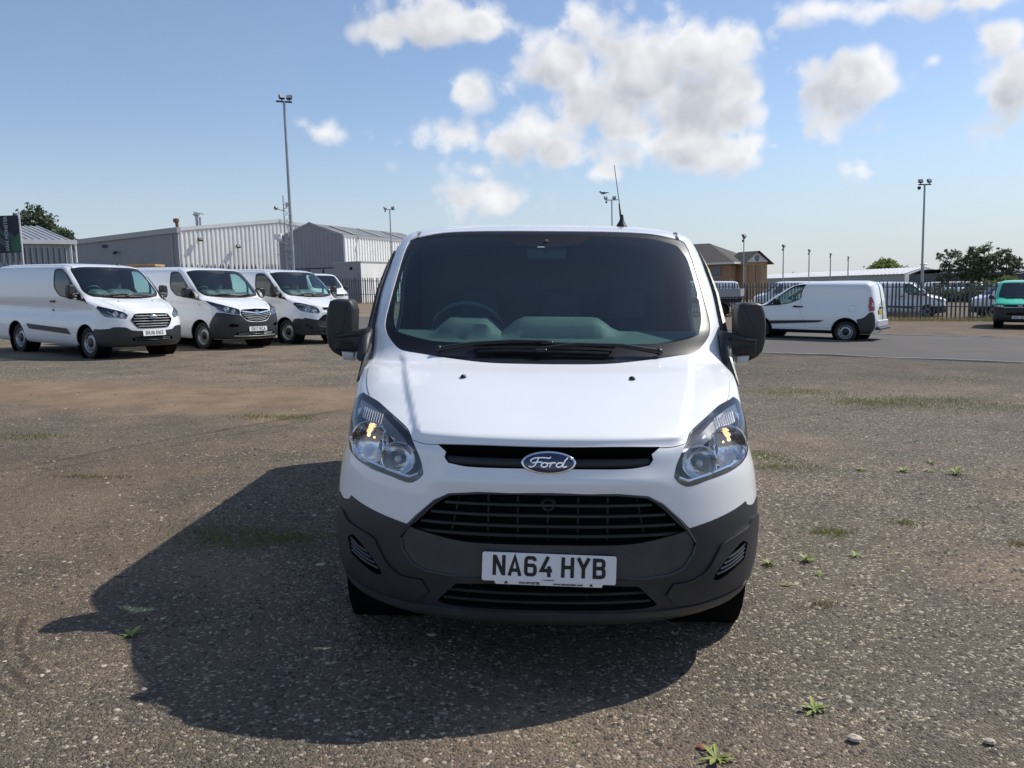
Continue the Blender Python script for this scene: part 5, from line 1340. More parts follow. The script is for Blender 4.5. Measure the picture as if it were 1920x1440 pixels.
# ------------------------------------------------------------------ loose stones
def stone_mat():
    m = bpy.data.materials.new('loose_stone'); m.use_nodes = True; nt = m.node_tree; q = NB(nt); p = nt.nodes['Principled BSDF']
    r = q.add('ShaderNodeNewGeometry').outputs['Random Per Island']; rp = q.add('ShaderNodeValToRGB'); nt.links.new(r, rp.inputs[0]); e = rp.color_ramp.elements
    e[0].position = 0; e[0].color = (.045, .042, .039, 1); e[1].position = 1; e[1].color = (.50, .465, .41, 1)
    for pos, c in ((.35, (.085, .078, .070, 1)), (.58, (.135, .123, .107, 1)), (.80, (.145, .12, .09, 1)), (.90, (.235, .218, .19, 1))):
        n = e.new(pos); n.color = c
    nt.links.new(q.mix(1.0, rp.outputs[0], (1.05, .98, .88, 1), 'MULTIPLY'), p.inputs['Base Color']); p.inputs['Roughness'].default_value = .85; p.inputs['Specular IOR Level'].default_value = .3
    MATS['loose_stone'] = m
stone_mat()
def stones(name, n, rmin, rmax, smin, smax, seed, pw=1.0, band=None):
    rs = np.random.RandomState(seed); M_ = int(n * 1.6)
    r = rmin + (rmax - rmin) * rs.rand(M_) ** pw; a = (rs.rand(M_) - .5) * 1.62 + .02
    x = r * np.sin(a); y = -3.12 + r * np.cos(a)
    d = value_noise(x, y, 1.1, 5) * .6 + value_noise(x, y, 3.7, 6) * .4
    lane = np.exp(-((y - (8.0 - .1 * x)) / 1.8) ** 2) * (x < 1); right = np.clip((x + 1.5) / 3.0, 0, 1)
    keep = rs.rand(M_) < np.clip((d - .30) * 2.2 + .25 * right, .12, 1) * (1 - .85 * lane); keep &= y < (20.0 - .455 * x)
    x, y, r = x[keep][:n], y[keep][:n], r[keep][:n]; n = len(x)
    s = smin + (smax - smin) * rs.rand(n) ** 2.6
    base = np.array([(1, 0, 0), (.5, .87, .15), (-.5, .87, -.1), (-1, 0, .1), (-.5, -.87, 0), (.5, -.87, .1), (.25, .2, .9), (-.3, -.2, .8)])
    F = [(0, 1, 6), (1, 2, 6), (2, 3, 7), (3, 4, 7), (4, 5, 7), (5, 0, 6), (2, 7, 6), (5, 6, 7)]
    V = base[None] * (1 + .45 * (rs.rand(n, 8, 3) - .5)); V[:, :, 2] *= (.30 + .40 * rs.rand(n))[:, None]; V[:, :, 0] *= (.75 + .5 * rs.rand(n))[:, None]
    t = rs.rand(n) * 2 * PI; c, q_ = np.cos(t)[:, None], np.sin(t)[:, None]; tx = (rs.rand(n, 1) - .5) * .5
    vx = V[:, :, 0] * c - V[:, :, 1] * q_; vy = V[:, :, 0] * q_ + V[:, :, 1] * c; vz = V[:, :, 2] + vx * tx
    P = np.stack([vx * s[:, None] + x[:, None], vy * s[:, None] + y[:, None], vz * s[:, None] + (gzv(x, y) + relief(x, y) - .1 * s)[:, None]], -1).reshape(-1, 3)
    fi = (np.array(F)[None] + (np.arange(n) * 8)[:, None, None]).reshape(-1, 3)
    me = bpy.data.meshes.new(name); me.vertices.add(len(P)); me.vertices.foreach_set('co', P.astype(np.float32).ravel()); me.loops.add(len(fi) * 3); me.loops.foreach_set('vertex_index', fi.astype(np.int32).ravel())
    me.polygons.add(len(fi)); me.polygons.foreach_set('loop_start', np.arange(0, len(fi) * 3, 3, dtype=np.int32)); me.polygons.foreach_set('loop_total', np.full(len(fi), 3, np.int32)); me.update(calc_edges=True); me.materials.append(MATS['loose_stone'])
    o = link_mesh(name, me); o['kind'] = 'stuff'; return o
stones('gravel', 95000, 1.5, 8.5, .0035, .0150, 11, .85); stones('gravel', 30000, 5.0, 19.0, .006, .022, 12, .8)

# ------------------------------------------------------------------ plants
def leaf_mat(name, c0, c1, trans=.25):
    m = bpy.data.materials.new(name); m.use_nodes = True; nt = m.node_tree; q = NB(nt); p = nt.nodes['Principled BSDF']
    r = q.add('ShaderNodeNewGeometry').outputs['Random Per Island']; nt.links.new(q.mix(r, tuple(c0) + (1,), tuple(c1) + (1,)), p.inputs['Base Color']); p.inputs['Roughness'].default_value = .6
    tl = q.add('ShaderNodeBsdfTranslucent'); nt.links.new(q.mix(r, tuple(c0) + (1,), tuple(c1) + (1,)), tl.inputs[0]); mx = q.add('ShaderNodeMixShader'); mx.inputs[0].default_value = trans
    nt.links.new(p.outputs[0], mx.inputs[1]); nt.links.new(tl.outputs[0], mx.inputs[2]); nt.links.new(mx.outputs[0], nt.nodes['Material Output'].inputs[0]); MATS[name] = m
leaf_mat('leaf_dark', (.05, .085, .05), (.13, .165, .09), .5); leaf_mat('leaf_mid', (.09, .13, .07), (.20, .24, .13), .5); leaf_mat('leaf_light', (.12, .18, .045), (.22, .28, .08), .4); leaf_mat('leaf_grey', (.10, .13, .09), (.21, .245, .17), .5); leaf_mat('grass_dry', (.20, .16, .06), (.30, .25, .11), .3); leaf_mat('grass_green', (.13, .155, .035), (.24, .24, .07), .35)
def leaf_cloud(blobs, n, size, seed, mat, name, parent, clump=26, hole=.25):
    """leaf clumps: many small faces in uneven sprays spread through the given ellipsoids"""
    rs = np.random.RandomState(seed); vol = np.array([b_[3] * b_[4] * b_[5] for b_ in blobs]) ** .75; vol = vol / vol.sum(); V = []
    for b_, w in zip(blobs, vol):
        k = max(3, int(n * w / clump)); d = rs.randn(k, 3); d /= np.linalg.norm(d, axis=1, keepdims=True); rr = (.35 + .70 * rs.rand(k) ** .6)
        cen = np.array(b_[:3]) + d * rr[:, None] * np.array(b_[3:6]); sp = .15 * (b_[3] + b_[4] + b_[5]) / 3 * (.5 + rs.rand(k))
        for c, s in zip(cen, sp):
            p = c + rs.randn(clump, 3) * s * np.array([1, 1, .75]); u = rs.randn(clump, 3); u /= np.linalg.norm(u, axis=1, keepdims=True); v = np.cross(u, rs.randn(clump, 3)); v /= np.maximum(np.linalg.norm(v, axis=1, keepdims=True), 1e-6)
            sz = size * (.5 + rs.rand(clump, 1)); V.append(np.stack([p - u * sz * .8, p + v * sz * .45, p + u * sz * .8, p - v * sz * .45], 1))
    V = np.concatenate(V); m = len(V); P = V.reshape(-1, 3); me = bpy.data.meshes.new(name); me.from_pydata(P.tolist(), [], np.arange(m * 4).reshape(-1, 4).tolist()); me.materials.append(MATS[mat]); me.update()
    return link_mesh(name, me, parent)
def tree(name, label, base, blobs, n, size, seed, mat, trunk_r=.16, cat='tree', group=None, limbs=7):
    z0 = gz(base[0], base[1]); r = empty(name, (base[0], base[1], z0), label, cat, group); rs = random.Random(seed)
    bl = [(b_[0] - base[0], b_[1] - base[1], b_[2] - z0, b_[3], b_[4], b_[5]) for b_ in blobs]
    top = max(b_[2] for b_ in bl); t = MB(); p0 = Vector((0, 0, -.1)); pts = [p0 + Vector((rs.uniform(-.1, .1) * k * .3, rs.uniform(-.1, .1) * k * .3, top * k / 5)) for k in range(6)]
    t.tube(pts, [trunk_r * (1 - k * .16) for k in range(6)], 8)
    for k in range(limbs):
        b_ = bl[k % len(bl)]; s = pts[1 + k % 4]; e = Vector(b_[:3]) + Vector((rs.uniform(-.6, .6) * b_[3], rs.uniform(-.6, .6) * b_[4], rs.uniform(-.3, .6) * b_[5])); t.tube([s, s.lerp(e, .5) + Vector((0, 0, .15)), e], [trunk_r * .4, trunk_r * .25, trunk_r * .08], 6)
    t.build('trunk', 'bark', r); leaf_cloud(bl, n, size, seed, mat, 'crown', r); return r
TR = 'trees standing beyond the compound on the right'
tree('pine_tree', 'dark bushy tree rising behind the grey metal shed roof', (-47.2, 76.5), [(-47.7,76,8.9,1.5,1.6,1.6),(-46.7,76,7.5,1.9,1.6,1.3),(-48.6,76,7.6,1.5,1.5,1.3),(-45.4,76,7.0,1.1,1.2,1.1),(-47.4,76,6.0,2.2,1.8,1.3)], 9000, .19, 3, 'leaf_dark', .22)
tree('birch_tree', 'thin airy tree, leftmost of the tall trees by the dark shed', (44.9, 89), [(44.3,89,3.7,.55,.7,.9),(45.5,89,3.6,.65,.7,1.0),(44.9,89,2.4,.9,.9,.9),(44.4,89,1.4,.7,.8,.7),(46.1,89,2.3,.7,.8,.8)], 2600, .15, 4, 'leaf_grey', .10, group=TR)
tree('birch_tree', 'broad dark-green tree in the middle of the tall trees', (48.2, 89), [(47.3,89,3.5,.9,1,1.2),(48.7,89,3.8,1.0,1,1.1),(49.5,89,3.1,.8,.9,1.0),(48.0,89,2.2,1.4,1.2,1.2),(49.2,89,1.6,1.1,1,1.0),(46.9,89,1.6,.9,1,.9)], 6500, .15, 5, 'leaf_mid', .16, group=TR)
tree('birch_tree', 'pale loose-crowned tree, rightmost of the tall trees by the dark shed', (51.3, 89), [(50.6,89,3.9,.8,.8,.8),(51.6,89,3.2,.9,.8,.9),(52.2,89,2.5,.6,.7,.7),(51.2,89,1.7,.9,.8,.8),(50.5,89,2.8,.6,.7,.8)], 2900, .15, 6, 'leaf_grey', .12, group=TR)
tree('willow_tree', 'rounded light-green tree behind the long low white shed', (67.3, 160), [(67.2,160,3.1,2.6,3,1.9),(65.2,160,2.2,1.9,2.4,1.3),(69.6,160,2.3,2.0,2.4,1.3),(67.3,160,1.2,4.0,3,1.6)], 14000, .34, 7, 'leaf_light', .3)
tree('house_tree', 'leafy tree top behind the brick building roof', (19.5, 128), [(20.2,128,6.4,1.9,1.6,1.3),(18.2,128,5.6,1.9,1.6,1.2),(21.8,128,5.2,1.6,1.5,1.0)], 5000, .26, 8, 'leaf_mid', .2)
for i, (x, y, z, rx_, rz, lab, mt) in enumerate([(42.8,78,.2,1.9,1.0,'low dark scrub bush left of the tall trees','leaf_mid'),(45.2,78,.55,1.4,1.2,'rounded yellow-green bush under the tall trees','leaf_light'),(48.0,78,.2,2.0,1.1,'low scrub bush under the broad tree','leaf_mid'),(51.6,77,.7,2.2,1.3,'brownish bush right of the tall trees, above the green van','leaf_grey'),(38.8,79,-.1,2.1,.9,'dark scrub bush beside the lamp pole','leaf_dark')]):
    b_ = empty('bush', (x, y, gz(x, y)), lab, 'bush', 'scrub bushes beyond the compound'); MB().tube([(0, 0, -.1), (0, 0, .5)], .05, 6).build('stem', 'bark', b_)
    leaf_cloud([(0, 0, z + .6, rx_, 1.2, rz), (rx_ * .5, 0, z + .2, rx_ * .7, 1, rz * .8), (-rx_ * .5, .2, z + .2, rx_ * .7, 1, rz * .7)], 4200, .16, 20 + i, mt, 'foliage', b_)
bl = []
rs = random.Random(9)
for k in range(190):
    a = -1.25 + 2.5 * k / 189 + rs.uniform(-.01, .01); d = rs.uniform(330, 420); x = d * math.sin(a); y = d * math.cos(a); bl.append((x, y, gz(x) + rs.uniform(.2, 1.2), rs.uniform(6, 11), 4, rs.uniform(1.8, 3.8)))
o = leaf_cloud(bl, 52000, 1.0, 10, 'leaf_dark', 'treeline', None); o['kind'] = 'stuff'

def blades(name, spots, mat, seed, hgt=.05):
    rs = np.random.RandomState(seed); V = []; F = []
    for (x, y, rx_, ry_, n) in spots:
        px = x + rs.randn(n) * rx_ * .5; py = y + rs.randn(n) * ry_ * .5; h = hgt * (.4 + rs.rand(n)); a = rs.rand(n) * 2 * PI; ln = h * (.3 + .9 * rs.rand(n)); w = .0022 + .0028 * rs.rand(n)
        z = gzv(px, py) + relief(px, py)
        for i in range(n):
            c, s = math.cos(a[i]), math.sin(a[i]); k = len(V)
            V += [(px[i] - s * w[i], py[i] + c * w[i], z[i] - .004), (px[i] + s * w[i], py[i] - c * w[i], z[i] - .004), (px[i] + c * ln[i], py[i] + s * ln[i], z[i] + h[i])]; F.append((k, k + 1, k + 2))
    me = bpy.data.meshes.new(name); me.from_pydata(V, [], F); me.materials.append(MATS[mat]); me.update(); o = link_mesh(name, me); o['kind'] = 'stuff'; return o
blades('grass', [(a, c, r1 * 1.25, r2 * 1.9, n) for a, c, r1, r2, n in [(4.89,8.61,.75,.35,1500),(4.5,8.75,.3,.2,350),(3.94,9.71,.7,.30,900),(5.67,8.89,1.0,.35,1100),(6.3,8.3,.9,.3,900),(7.27,11.78,1.3,.4,800),(-3.04,6.73,.34,.14,620),(-3.5,6.79,.22,.12,300),(-5.28,5.25,.35,.12,420),(-2.04,2.03,.32,.16,500),(-1.80,1.86,.36,.12,700),(2.10,4.75,.26,.16,520),(2.12,4.25,.30,.08,360),(1.9,2.26,.14,.05,260),(2.5,2.5,.07,.04,110),(-1.55,1.95,.2,.1,200),(6.3,17.2,.8,.25,700),(5.2,17.8,.5,.2,500)]], 'grass_green', 31, .026)
blades('dry_grass', [(-3.75,3.53,.38,.06,360),(3.03,2.08,.08,.05,120),(4.7,8.5,1.0,.5,500),(5.9,9.0,1.2,.4,500),(3.9,9.8,.9,.3,400),(1.42,1.0,.1,.05,60)], 'grass_dry', 32, .024)
sp = []
for k in range(60):
    t = k / 59; x = 16.2 + 8.0 * t; y = 39.6 - 1.1 * t; sp.append((x, y - .4, .5, 1.0, 90))
for k in range(30): x = -19 + k * .3; sp.append((x, 72.2, .5, 1.2, 40))
for k in range(24): t = k / 23; sp.append((10.2 + 5 * t, 47.5 - 5.6 * t, .5, .9, 50))
blades('verge_grass', sp, 'grass_dry', 33, .22)
blades('verge_weeds', [(x + .2, y + .2, .4, .5, 60) for x, y, _, _, _ in sp[::4]] + [(22.6, 38.2, .8, .5, 500), (23.6, 38.2, .8, .5, 400)], 'grass_green', 34, .35)
def weed(x, y, r, n, seed, label, mat='weed_leaf', up=.5):
    rs = random.Random(seed); m = MB(); z = gz(x, y) + float(relief(np.array([x]), np.array([y]))[0])
    n = int(n * 1.9)
    for k in range(n):
        a = 2 * PI * k / n * 1.9 + rs.uniform(-.5, .5); L = r * rs.uniform(.30, 1.25); e = rs.uniform(.05, 1.0) * up; w = L * rs.uniform(.07, .16); d = Vector((math.cos(a), math.sin(a), 0)); s = Vector((-d.y, d.x, 0)); vs = []
        for j, (q_, ww) in enumerate(((0, .35), (.3, .9), (.65, 1.0), (1.0, .12))):
            c = d * (L * q_) + Vector((0, 0, L * (e * 1.6 * q_ - e * .9 * q_ * q_) + .004)); vs += [c - s * (w * ww) + Vector((0, 0, w * .3 * ww)), c, c + s * (w * ww) + Vector((0, 0, w * .3 * ww))]
        m.add(vs, [(j * 3 + i, j * 3 + i + 1, (j + 1) * 3 + i + 1, (j + 1) * 3 + i) for j in range(3) for i in range(2)], True)
    o = m.build('weed', mat); o.location = (x, y, z); tag(o, label, 'weed', 'weeds growing through the gravel')
for i, (x, y, r, n, lab, up) in enumerate([(1.56,1.66,.058,16,'tallest leafy weed right of the van bumper',1.1),(1.32,1.57,.045,12,'small bright weed nearest the van bumper corner',.8),(1.90,1.79,.05,11,'flat weed a step right of the tallest leafy weed',.4),(1.31,1.25,.036,9,'tiny weed below the others by the bumper corner',.4),(1.56,1.42,.04,9,'little weed just in front of the tallest leafy weed',.4),(3.60,4.01,.085,15,'dark leafy weed, rightmost of the weeds in mid yard',1.0),(3.19,4.11,.075,11,'spindly weed left of the dark leafy mid-yard weed',1.0),(3.42,4.13,.06,10,'low weed between two taller mid-yard weeds',.6),(3.60,4.47,.055,10,'weed standing behind the dark leafy mid-yard weed',1.0),(2.83,4.13,.065,10,'flat weed alone on the gravel, left of the mid-yard weeds',.5),(1.03,-.08,.058,14,'yellow-green weed alone in the sunlit gravel at lower right',.5),(.58,-.44,.060,18,'thick weed tuft at the bottom edge of the picture',.6),(-1.89,.45,.055,14,'weed growing inside the shadow of the van',.4)]): weed(x, y, r, n, 50 + i, lab, 'weed_leaf', up)
def rock(name, x, y, r, mat, lab, seed, flat=.45):
    rs = random.Random(seed); m = MB().ball((0, 0, 0), r, 10, 7); m.v = [(a * (1 + rs.uniform(-.22, .22)), c * (.8 + rs.uniform(-.18, .18)), max(e * flat * (1 + rs.uniform(-.2, .2)), -r * .2)) for a, c, e in m.v]
    o = m.build(name, mat, sharp=25); o.location = (x, y, gz(x, y) + r * .12); tag(o, lab, 'stone')
rock('stone', 1.10, -.29, .026, 'pale_stone', 'pale cream stone in the gravel, nearer the van', 1); rock('stone', 1.58, -.29, .022, 'pale_stone', 'pale cream stone at the right edge of the gravel', 2); rock('brick_shard', .545, -.37, .022, 'red_shard', 'broken red shard beside the bottom weed tuft', 3, .3)
rock('stone', -1.28, 1.45, .030, 'pale_stone', 'flat pale stone at the edge of the van shadow', 4, .3); rock('stone', -.52, .52, .024, 'pale_stone', 'pale stone under the shade of the front bumper', 5, .3)

# ------------------------------------------------------------------ palisade fences
def fence(label, pts, h, pitch=.205, rails=(.35, .86), seed=0):
    x0, y0 = pts[0]; root = empty('palisade_fence', (x0, y0, gz(x0, y0)), label, 'fence', 'steel palisade fences'); o0 = Vector((x0, y0, gz(x0, y0))); rs = random.Random(seed)
    pm = MB(); w = .046
    prof = [(-w, .012), (-w * .35, -.006), (w * .35, -.006), (w, .012)]; zs = [(0.03, 1), (h - .13, 1), (h, .12)]; vs = []
    for z, k in zs:
        for a, c in prof: vs.append((a * k, c, z))
    pm.add(vs, [(j * 4 + i, j * 4 + i + 1, (j + 1) * 4 + i + 1, (j + 1) * 4 + i) for j in range(2) for i in range(3)]); pme = pm.mesh('paling', 'fence_steel')
    lens = [math.dist(pts[i], pts[i + 1]) for i in range(len(pts) - 1)]; cnt = 0
    for i, L in enumerate(lens):
        a, c = Vector(pts[i] + (0,)), Vector(pts[i + 1] + (0,)); d = (c - a).normalized(); ang = math.atan2(d.y, d.x); n = int(L / pitch)
        for k in range(n):
            p = a + d * (k * pitch + .06); o = link_mesh('paling', pme, root); o.location = Vector((p.x, p.y, gz(p.x, p.y))) - o0 + Vector((0, -.03, rs.uniform(-.015, .02))); o.rotation_euler = (rs.gauss(0, .006), rs.gauss(0, .012), ang); cnt += 1
        for f in rails:
            m = MB(); q = [a + d * (L * j / 8) for j in range(9)]; q = [Vector((p.x, p.y, gz(p.x, p.y) + h * f)) - o0 for p in q]
            for j in range(8):
                mid = (q[j] + q[j + 1]) / 2; m.box(mid, ((q[j + 1] - q[j]).length + .002, .035, .05), Matrix.Rotation(ang, 3, 'Z') @ Matrix.Rotation(-math.atan2(q[j + 1].z - q[j].z, L / 8), 3, 'Y'))
            m.build('rail', 'fence_steel', root)
        for k in range(int(L / 2.75) + 1):
            p = a + d * min(k * 2.75, L); MB().box(Vector((p.x, p.y + .06, gz(p.x, p.y) + h * .46)) - o0, (.06, .10, h * .92)).build('post', 'fence_steel', root)
    return root
fence('grey steel palisade fence running behind the small white van on the right', [(8.6, 50.2), (12.4, 46.4), (16.6, 40.6), (29, 38.5)], 1.96, seed=1)
fence('grey palisade fence behind the row of white vans at left', [(-17.6, 23.0), (-11.4, 31.4), (-10.8, 34.0)], 2.36, seed=2)
fence('distant palisade fence in front of the white cabin', [(-18.6, 73.6), (-9.0, 74.0), (2.0, 64.0), (8.4, 50.6)], 2.42, seed=3)

# ------------------------------------------------------------------ floodlight poles
def flood(par, c, yaw, tilt, s=1.0):
    s *= .66
    R3 = Matrix.Rotation(yaw, 3, 'Z') @ Matrix.Rotation(tilt, 3, 'X'); m = MB(); m.box(c, (.34 * s, .18 * s, .28 * s), R3, .03 * s); m.box(Vector(c) + Vector((0, 0, -.2 * s)), (.06 * s, .05 * s, .16 * s)); o = m.build('floodlight', 'dark_metal', par)
    MB().box(Vector(c) + R3 @ Vector((0, -.095 * s, 0)), (.28 * s, .012 * s, .22 * s), R3).build('lamp_glass', 'clear_plastic', o)
def pole(label, x, y, top, r=.065, heads=((-.28, 0), (.28, .5)), arm=.42, yaw=0.0, cam_=True, s=1.0):
    z = gz(x, y); H = top - z; root = empty('floodlight_pole', (x, y, z), label, 'light pole', 'floodlight poles'); root.rotation_euler = (0, 0, yaw)
    MB().tube([(0, 0, -.2), (0, 0, H * .5), (0, 0, H - .3)], [r * .85, r * .72, r * .6], 12).box((0, 0, .1), (.28, .28, .03)).build('pole', 'galvanised', root)
    arm *= .70; MB().box((0, 0, H - .32), (2 * arm, .06, .06)).build('cross_arm', 'dark_metal', root)
    for (hx, hy) in heads: flood(root, (hx * s * .70, 0, H - .14), hy, R_(-25), s)
    if cam_: MB().lathe([(-.16, .001), (-.13, .07), (-.05, .09), (0, .08), (.02, .02)], 14, 'Z', (-arm * .85, 0, H - .42)).build('camera_dome', 'dark_metal', root)
    return root
pole('tall grey floodlight pole rising behind the row of white vans', -9.88, 30.58, 9.50, .085, ((-.12, .2), (.30, -.6)), .44, .45, False)
pole('short-looking floodlight pole behind the grey warehouse roof', -15.5, 86.4, 10.55, .10, ((-.45, .6), (.30, -.5)), .8, .2, True, 1.5)
pb = pole('floodlight pole with a bird on it, just left of the van aerial', 6.41, 67.1, 8.95, .085, ((-.55, .3), (.22, -.2)), .75, -.05, True, 1.3)
pole('tall floodlight pole standing at the right palisade fence', 19.93, 40.6, 6.62, .075, ((-.30, .0), (.32, .2)), .46, 0, True)
for i, (x, y, t, lab) in enumerate([(14.93, 57.4, 5.0, 'floodlight pole in front of the brick building gable'), (22.2, 72.6, 4.85, 'second floodlight pole right of the brick building'), (28.8, 85.9, 4.85, 'third floodlight pole right of the brick building'), (35.25, 98.0, 4.75, 'fourth floodlight pole right of the brick building'), (41.9, 110.3, 4.65, 'last thin floodlight pole before the light-green tree')]):
    pole(lab, x, y, t, .06 + .012 * i, ((-.12, .3), (.10, -.4)), .22, .9, True, 1.25)
lp = empty('street_lamp', (55.8, 118.8, gz(55.8)), 'white-topped street lamp far away beside the right floodlight pole', 'street lamp')
MB().tube([(0, 0, 0), (0, 0, 4.3)], [.09, .06], 10).build('pole', 'galvanised', lp); MB().lathe([(4.25, .06), (4.32, .45), (4.42, .52), (4.52, .40), (4.56, .001)], 18, 'Z').build('lamp_head', 'trim_white', lp)
bd = MB().ball((0, 0, 0), .13, 10, 7, (1.9, .8, .75)).ball((-.25, 0, .10), .075, 8, 6).tube([(-.31, 0, .10), (-.42, 0, .08)], [.025, .004], 6).tube([(.18, 0, .02), (.45, 0, .02)], [.06, .03], 6).tube([(0, .03, -.09), (0, .03, -.2)], .012, 5).tube([(0, -.03, -.09), (0, -.03, -.2)], .012, 5).build('bird', 'bird_grey'); bd.location = (5.72, 67.13, 9.22); tag(bd, 'dark bird perched on the floodlight of a pole', 'bird')

# lattice mast with cameras beside the left pole
z = gz(-11.83, 36.5); mast = empty('lattice_mast', (-11.83, 36.5, z), 'slim lattice camera mast beside the tall left floodlight pole', 'mast'); H = 6.2 - z; m = MB(); c3 = [(.17 * math.cos(a), .17 * math.sin(a)) for a in (.3, .3 + 2.094, .3 + 4.188)]
for a, c in c3: m.tube([(a, c, 0), (a, c, H)], .022, 6)
for k in range(int(H / .33)):
    for i in range(3):
        a, c = c3[i], c3[(i + 1) % 3]; a, c = (a, c) if k % 2 else (c, a); m.tube([(a[0], a[1], k * .33), (c[0], c[1], (k + 1) * .33)], .011, 4, False)
m.build('lattice', 'galvanised', mast)
for (cx_, cy_, cz_) in ((-.28, -.2, 3.55), (.22, -.2, 3.85), (.18, -.2, 5.2)): MB().box((cx_, cy_, cz_), (.20, .30, .20), Matrix.Rotation(.4, 3, 'Z'), .04).tube([(cx_, cy_, cz_ - .08), (0, 0, cz_ - .2)], .02, 6).build('camera', 'trim_white', mast)
MB().lathe([(-.15, .04), (-.08, .07), (.0, .11), (.02, .10), (.0, .02)], 14, 'Y', (-.42, -.1, 5.05)).tube([(-.42, -.1, 5.0), (0, 0, 4.9)], .018, 6).build('horn_speaker', 'trim_grey', mast)
MB().box((.12, -.1, 3.1), (.5, .06, .06)).box((0, -.05, 2.85), (1.0, .03, .03)).build('bracket', 'galvanised', mast)

# ------------------------------------------------------------------ buildings
def ribbed(m, p0, p1, z0, top, pitch=.3, dep=.04, out=1):
    """profiled sheet between two ground points; top(s) gives the upper edge at fraction s"""
    a, c = Vector(p0 + (0,)), Vector(p1 + (0,)); d = c - a; L = d.length; d /= L; n = Vector((d.y, -d.x, 0)) * out; k = max(1, int(L / pitch)); pr = [(0, 0), (.40, 0), (.52, 1), (.88, 1)]; vs = []; fs = []
    ss = [(i + f) / k for i in range(k) for f, _ in pr] + [1.0]; hh = [h for i in range(k) for _, h in pr] + [0]
    for s, h in zip(ss, hh): p = a + d * (L * s) + n * (dep * h); vs += [(p.x, p.y, z0), (p.x, p.y, top(s))]
    for i in range(len(ss) - 1): fs.append((2 * i, 2 * i + 2, 2 * i + 3, 2 * i + 1))
    m.add(vs, fs)
def band(m, p0, p1, zz0, zz1, h, dep=.25):
    a, c = Vector(p0 + (zz0,)), Vector(p1 + (zz1,)); d = (c - a); L = d.length; x = d.normalized(); y = Vector((-x.y, x.x, 0)).normalized(); zx = x.cross(y); R3 = Matrix((x, y, zx)).transposed(); m.box((a + c) / 2, (L + dep, dep, h), R3)
def roofpanel(m, a, c, e, f, pitch=.35, dep=.05):
    """ribbed roof slope: eave a-c, ridge f-e (a under f, c under e)"""
    a, c, e, f = map(Vector, (a, c, e, f)); n = (c - a).cross(f - a).normalized(); n = n if n.z > 0 else -n; k = max(2, int((c - a).length / pitch)); vs = []; fs = []
    for i in range(k):
        for q_, h in ((0, 0), (.55, 0), (.65, 1), (.9, 1)): s = (i + q_) / k; vs += [a.lerp(c, s) + n * (dep * h), f.lerp(e, s) + n * (dep * h)]
    vs += [c, e]
    for i in range(len(vs) // 2 - 1): fs.append((2 * i, 2 * i + 2, 2 * i + 3, 2 * i + 1))
    m.add(vs, fs)
def walllamp(par, c, n, s=1.0, mat='dark_metal'):
    n = Vector(n).normalized(); c = Vector(c); R3 = n.to_track_quat('-Y', 'Z').to_matrix() @ Matrix.Rotation(R_(-35), 3, 'X'); MB().box(c + n * .45 * s, (.5 * s, .25 * s, .38 * s), R3, .04).tube([c, c + n * .42 * s + Vector((0, 0, .05))], .035 * s, 6).build('wall_lamp', mat, par)

# large warehouse: shade of the long wall and sun on the gable are in the cladding colours
K = Vector((-40.85, 91.6)); Lf = Vector((-21.65, 16.3)) * 1.35; Gb = Vector((17.1, 20.6)); zb = gz(-45)
wb = empty('warehouse', (K.x, K.y, zb), 'large warehouse with shaded long wall and sunlit ribbed gable', 'warehouse'); o0 = Vector((K.x, K.y, zb))
T = lambda p: (p[0] - K.x, p[1] - K.y)
ez, az_ = 9.0 - zb, 10.5 - zb
m = MB(); ribbed(m, T(K + Lf), T(K), 0, lambda s: ez, .45, .05); m.build('side_wall', 'clad_shade_grey', wb)
m = MB(); ribbed(m, T(K), T(K + Gb), 0, lambda s: ez + (az_ - ez) * (1 - abs(2 * s - 1)), .55, .09); m.build('gable_wall', 'clad_sunlit_white', wb)
m = MB(); ribbed(m, T(K + Gb), T(K + Gb + Lf), 0, lambda s: ez, .6, .05); ribbed(m, T(K + Gb + Lf), T(K + Lf), 0, lambda s: ez + (az_ - ez) * (1 - abs(2 * s - 1)), .6, .05); m.build('rear_wall', 'clad_shade_grey', wb)
V3 = lambda p, z_: (p[0] - K.x, p[1] - K.y, z_)
m = MB(); roofpanel(m, V3(K + Lf, ez + .1), V3(K, ez + .1), V3(K + Gb / 2, az_ + .1), V3(K + Gb / 2 + Lf, az_ + .1), .9); roofpanel(m, V3(K + Gb, ez + .1), V3(K + Gb + Lf, ez + .1), V3(K + Gb / 2 + Lf, az_ + .1), V3(K + Gb / 2, az_ + .1), .9); m.build('roof', 'roof_sheet', wb)
m = MB(); band(m, T(K + Lf), T(K), ez + .12, ez + .12, .62, .5); m.build('gutter', 'trim_grey', wb)
m = MB(); band(m, T(K), T(K + Gb / 2), ez + .22, az_ + .22, .42, .35); band(m, T(K + Gb / 2), T(K + Gb), az_ + .22, ez + .22, .42, .35); m.build('verge_trim', 'trim_white', wb)
nS = Vector((-.60, -.80, 0)); nG = Vector((.77, -.64, 0))
m = MB(); p = Vector(T(K) + (0,)) + nS * .15 + Vector((-.9, .7, 0)); m.tube([p, p + Vector((0, 0, ez))], .11, 8); m.build('downpipe', 'trim_grey', wb)
def onw(f, z_, n, g): p = K + g * f; return Vector((p.x - K.x, p.y - K.y, z_ - zb)) + n * .05
walllamp(wb, onw(.385, 7.2, nS, Lf), nS, 1.1); MB().box(onw(.47, 8.15, nS, Lf) + nS * .1, (.8, .3, .35)).build('wall_vent', 'dark_metal', wb)
for f, z_ in ((.09, 8.1), (.27, 7.4)): walllamp(wb, onw(f, z_, nG, Gb), nG, 1.1)
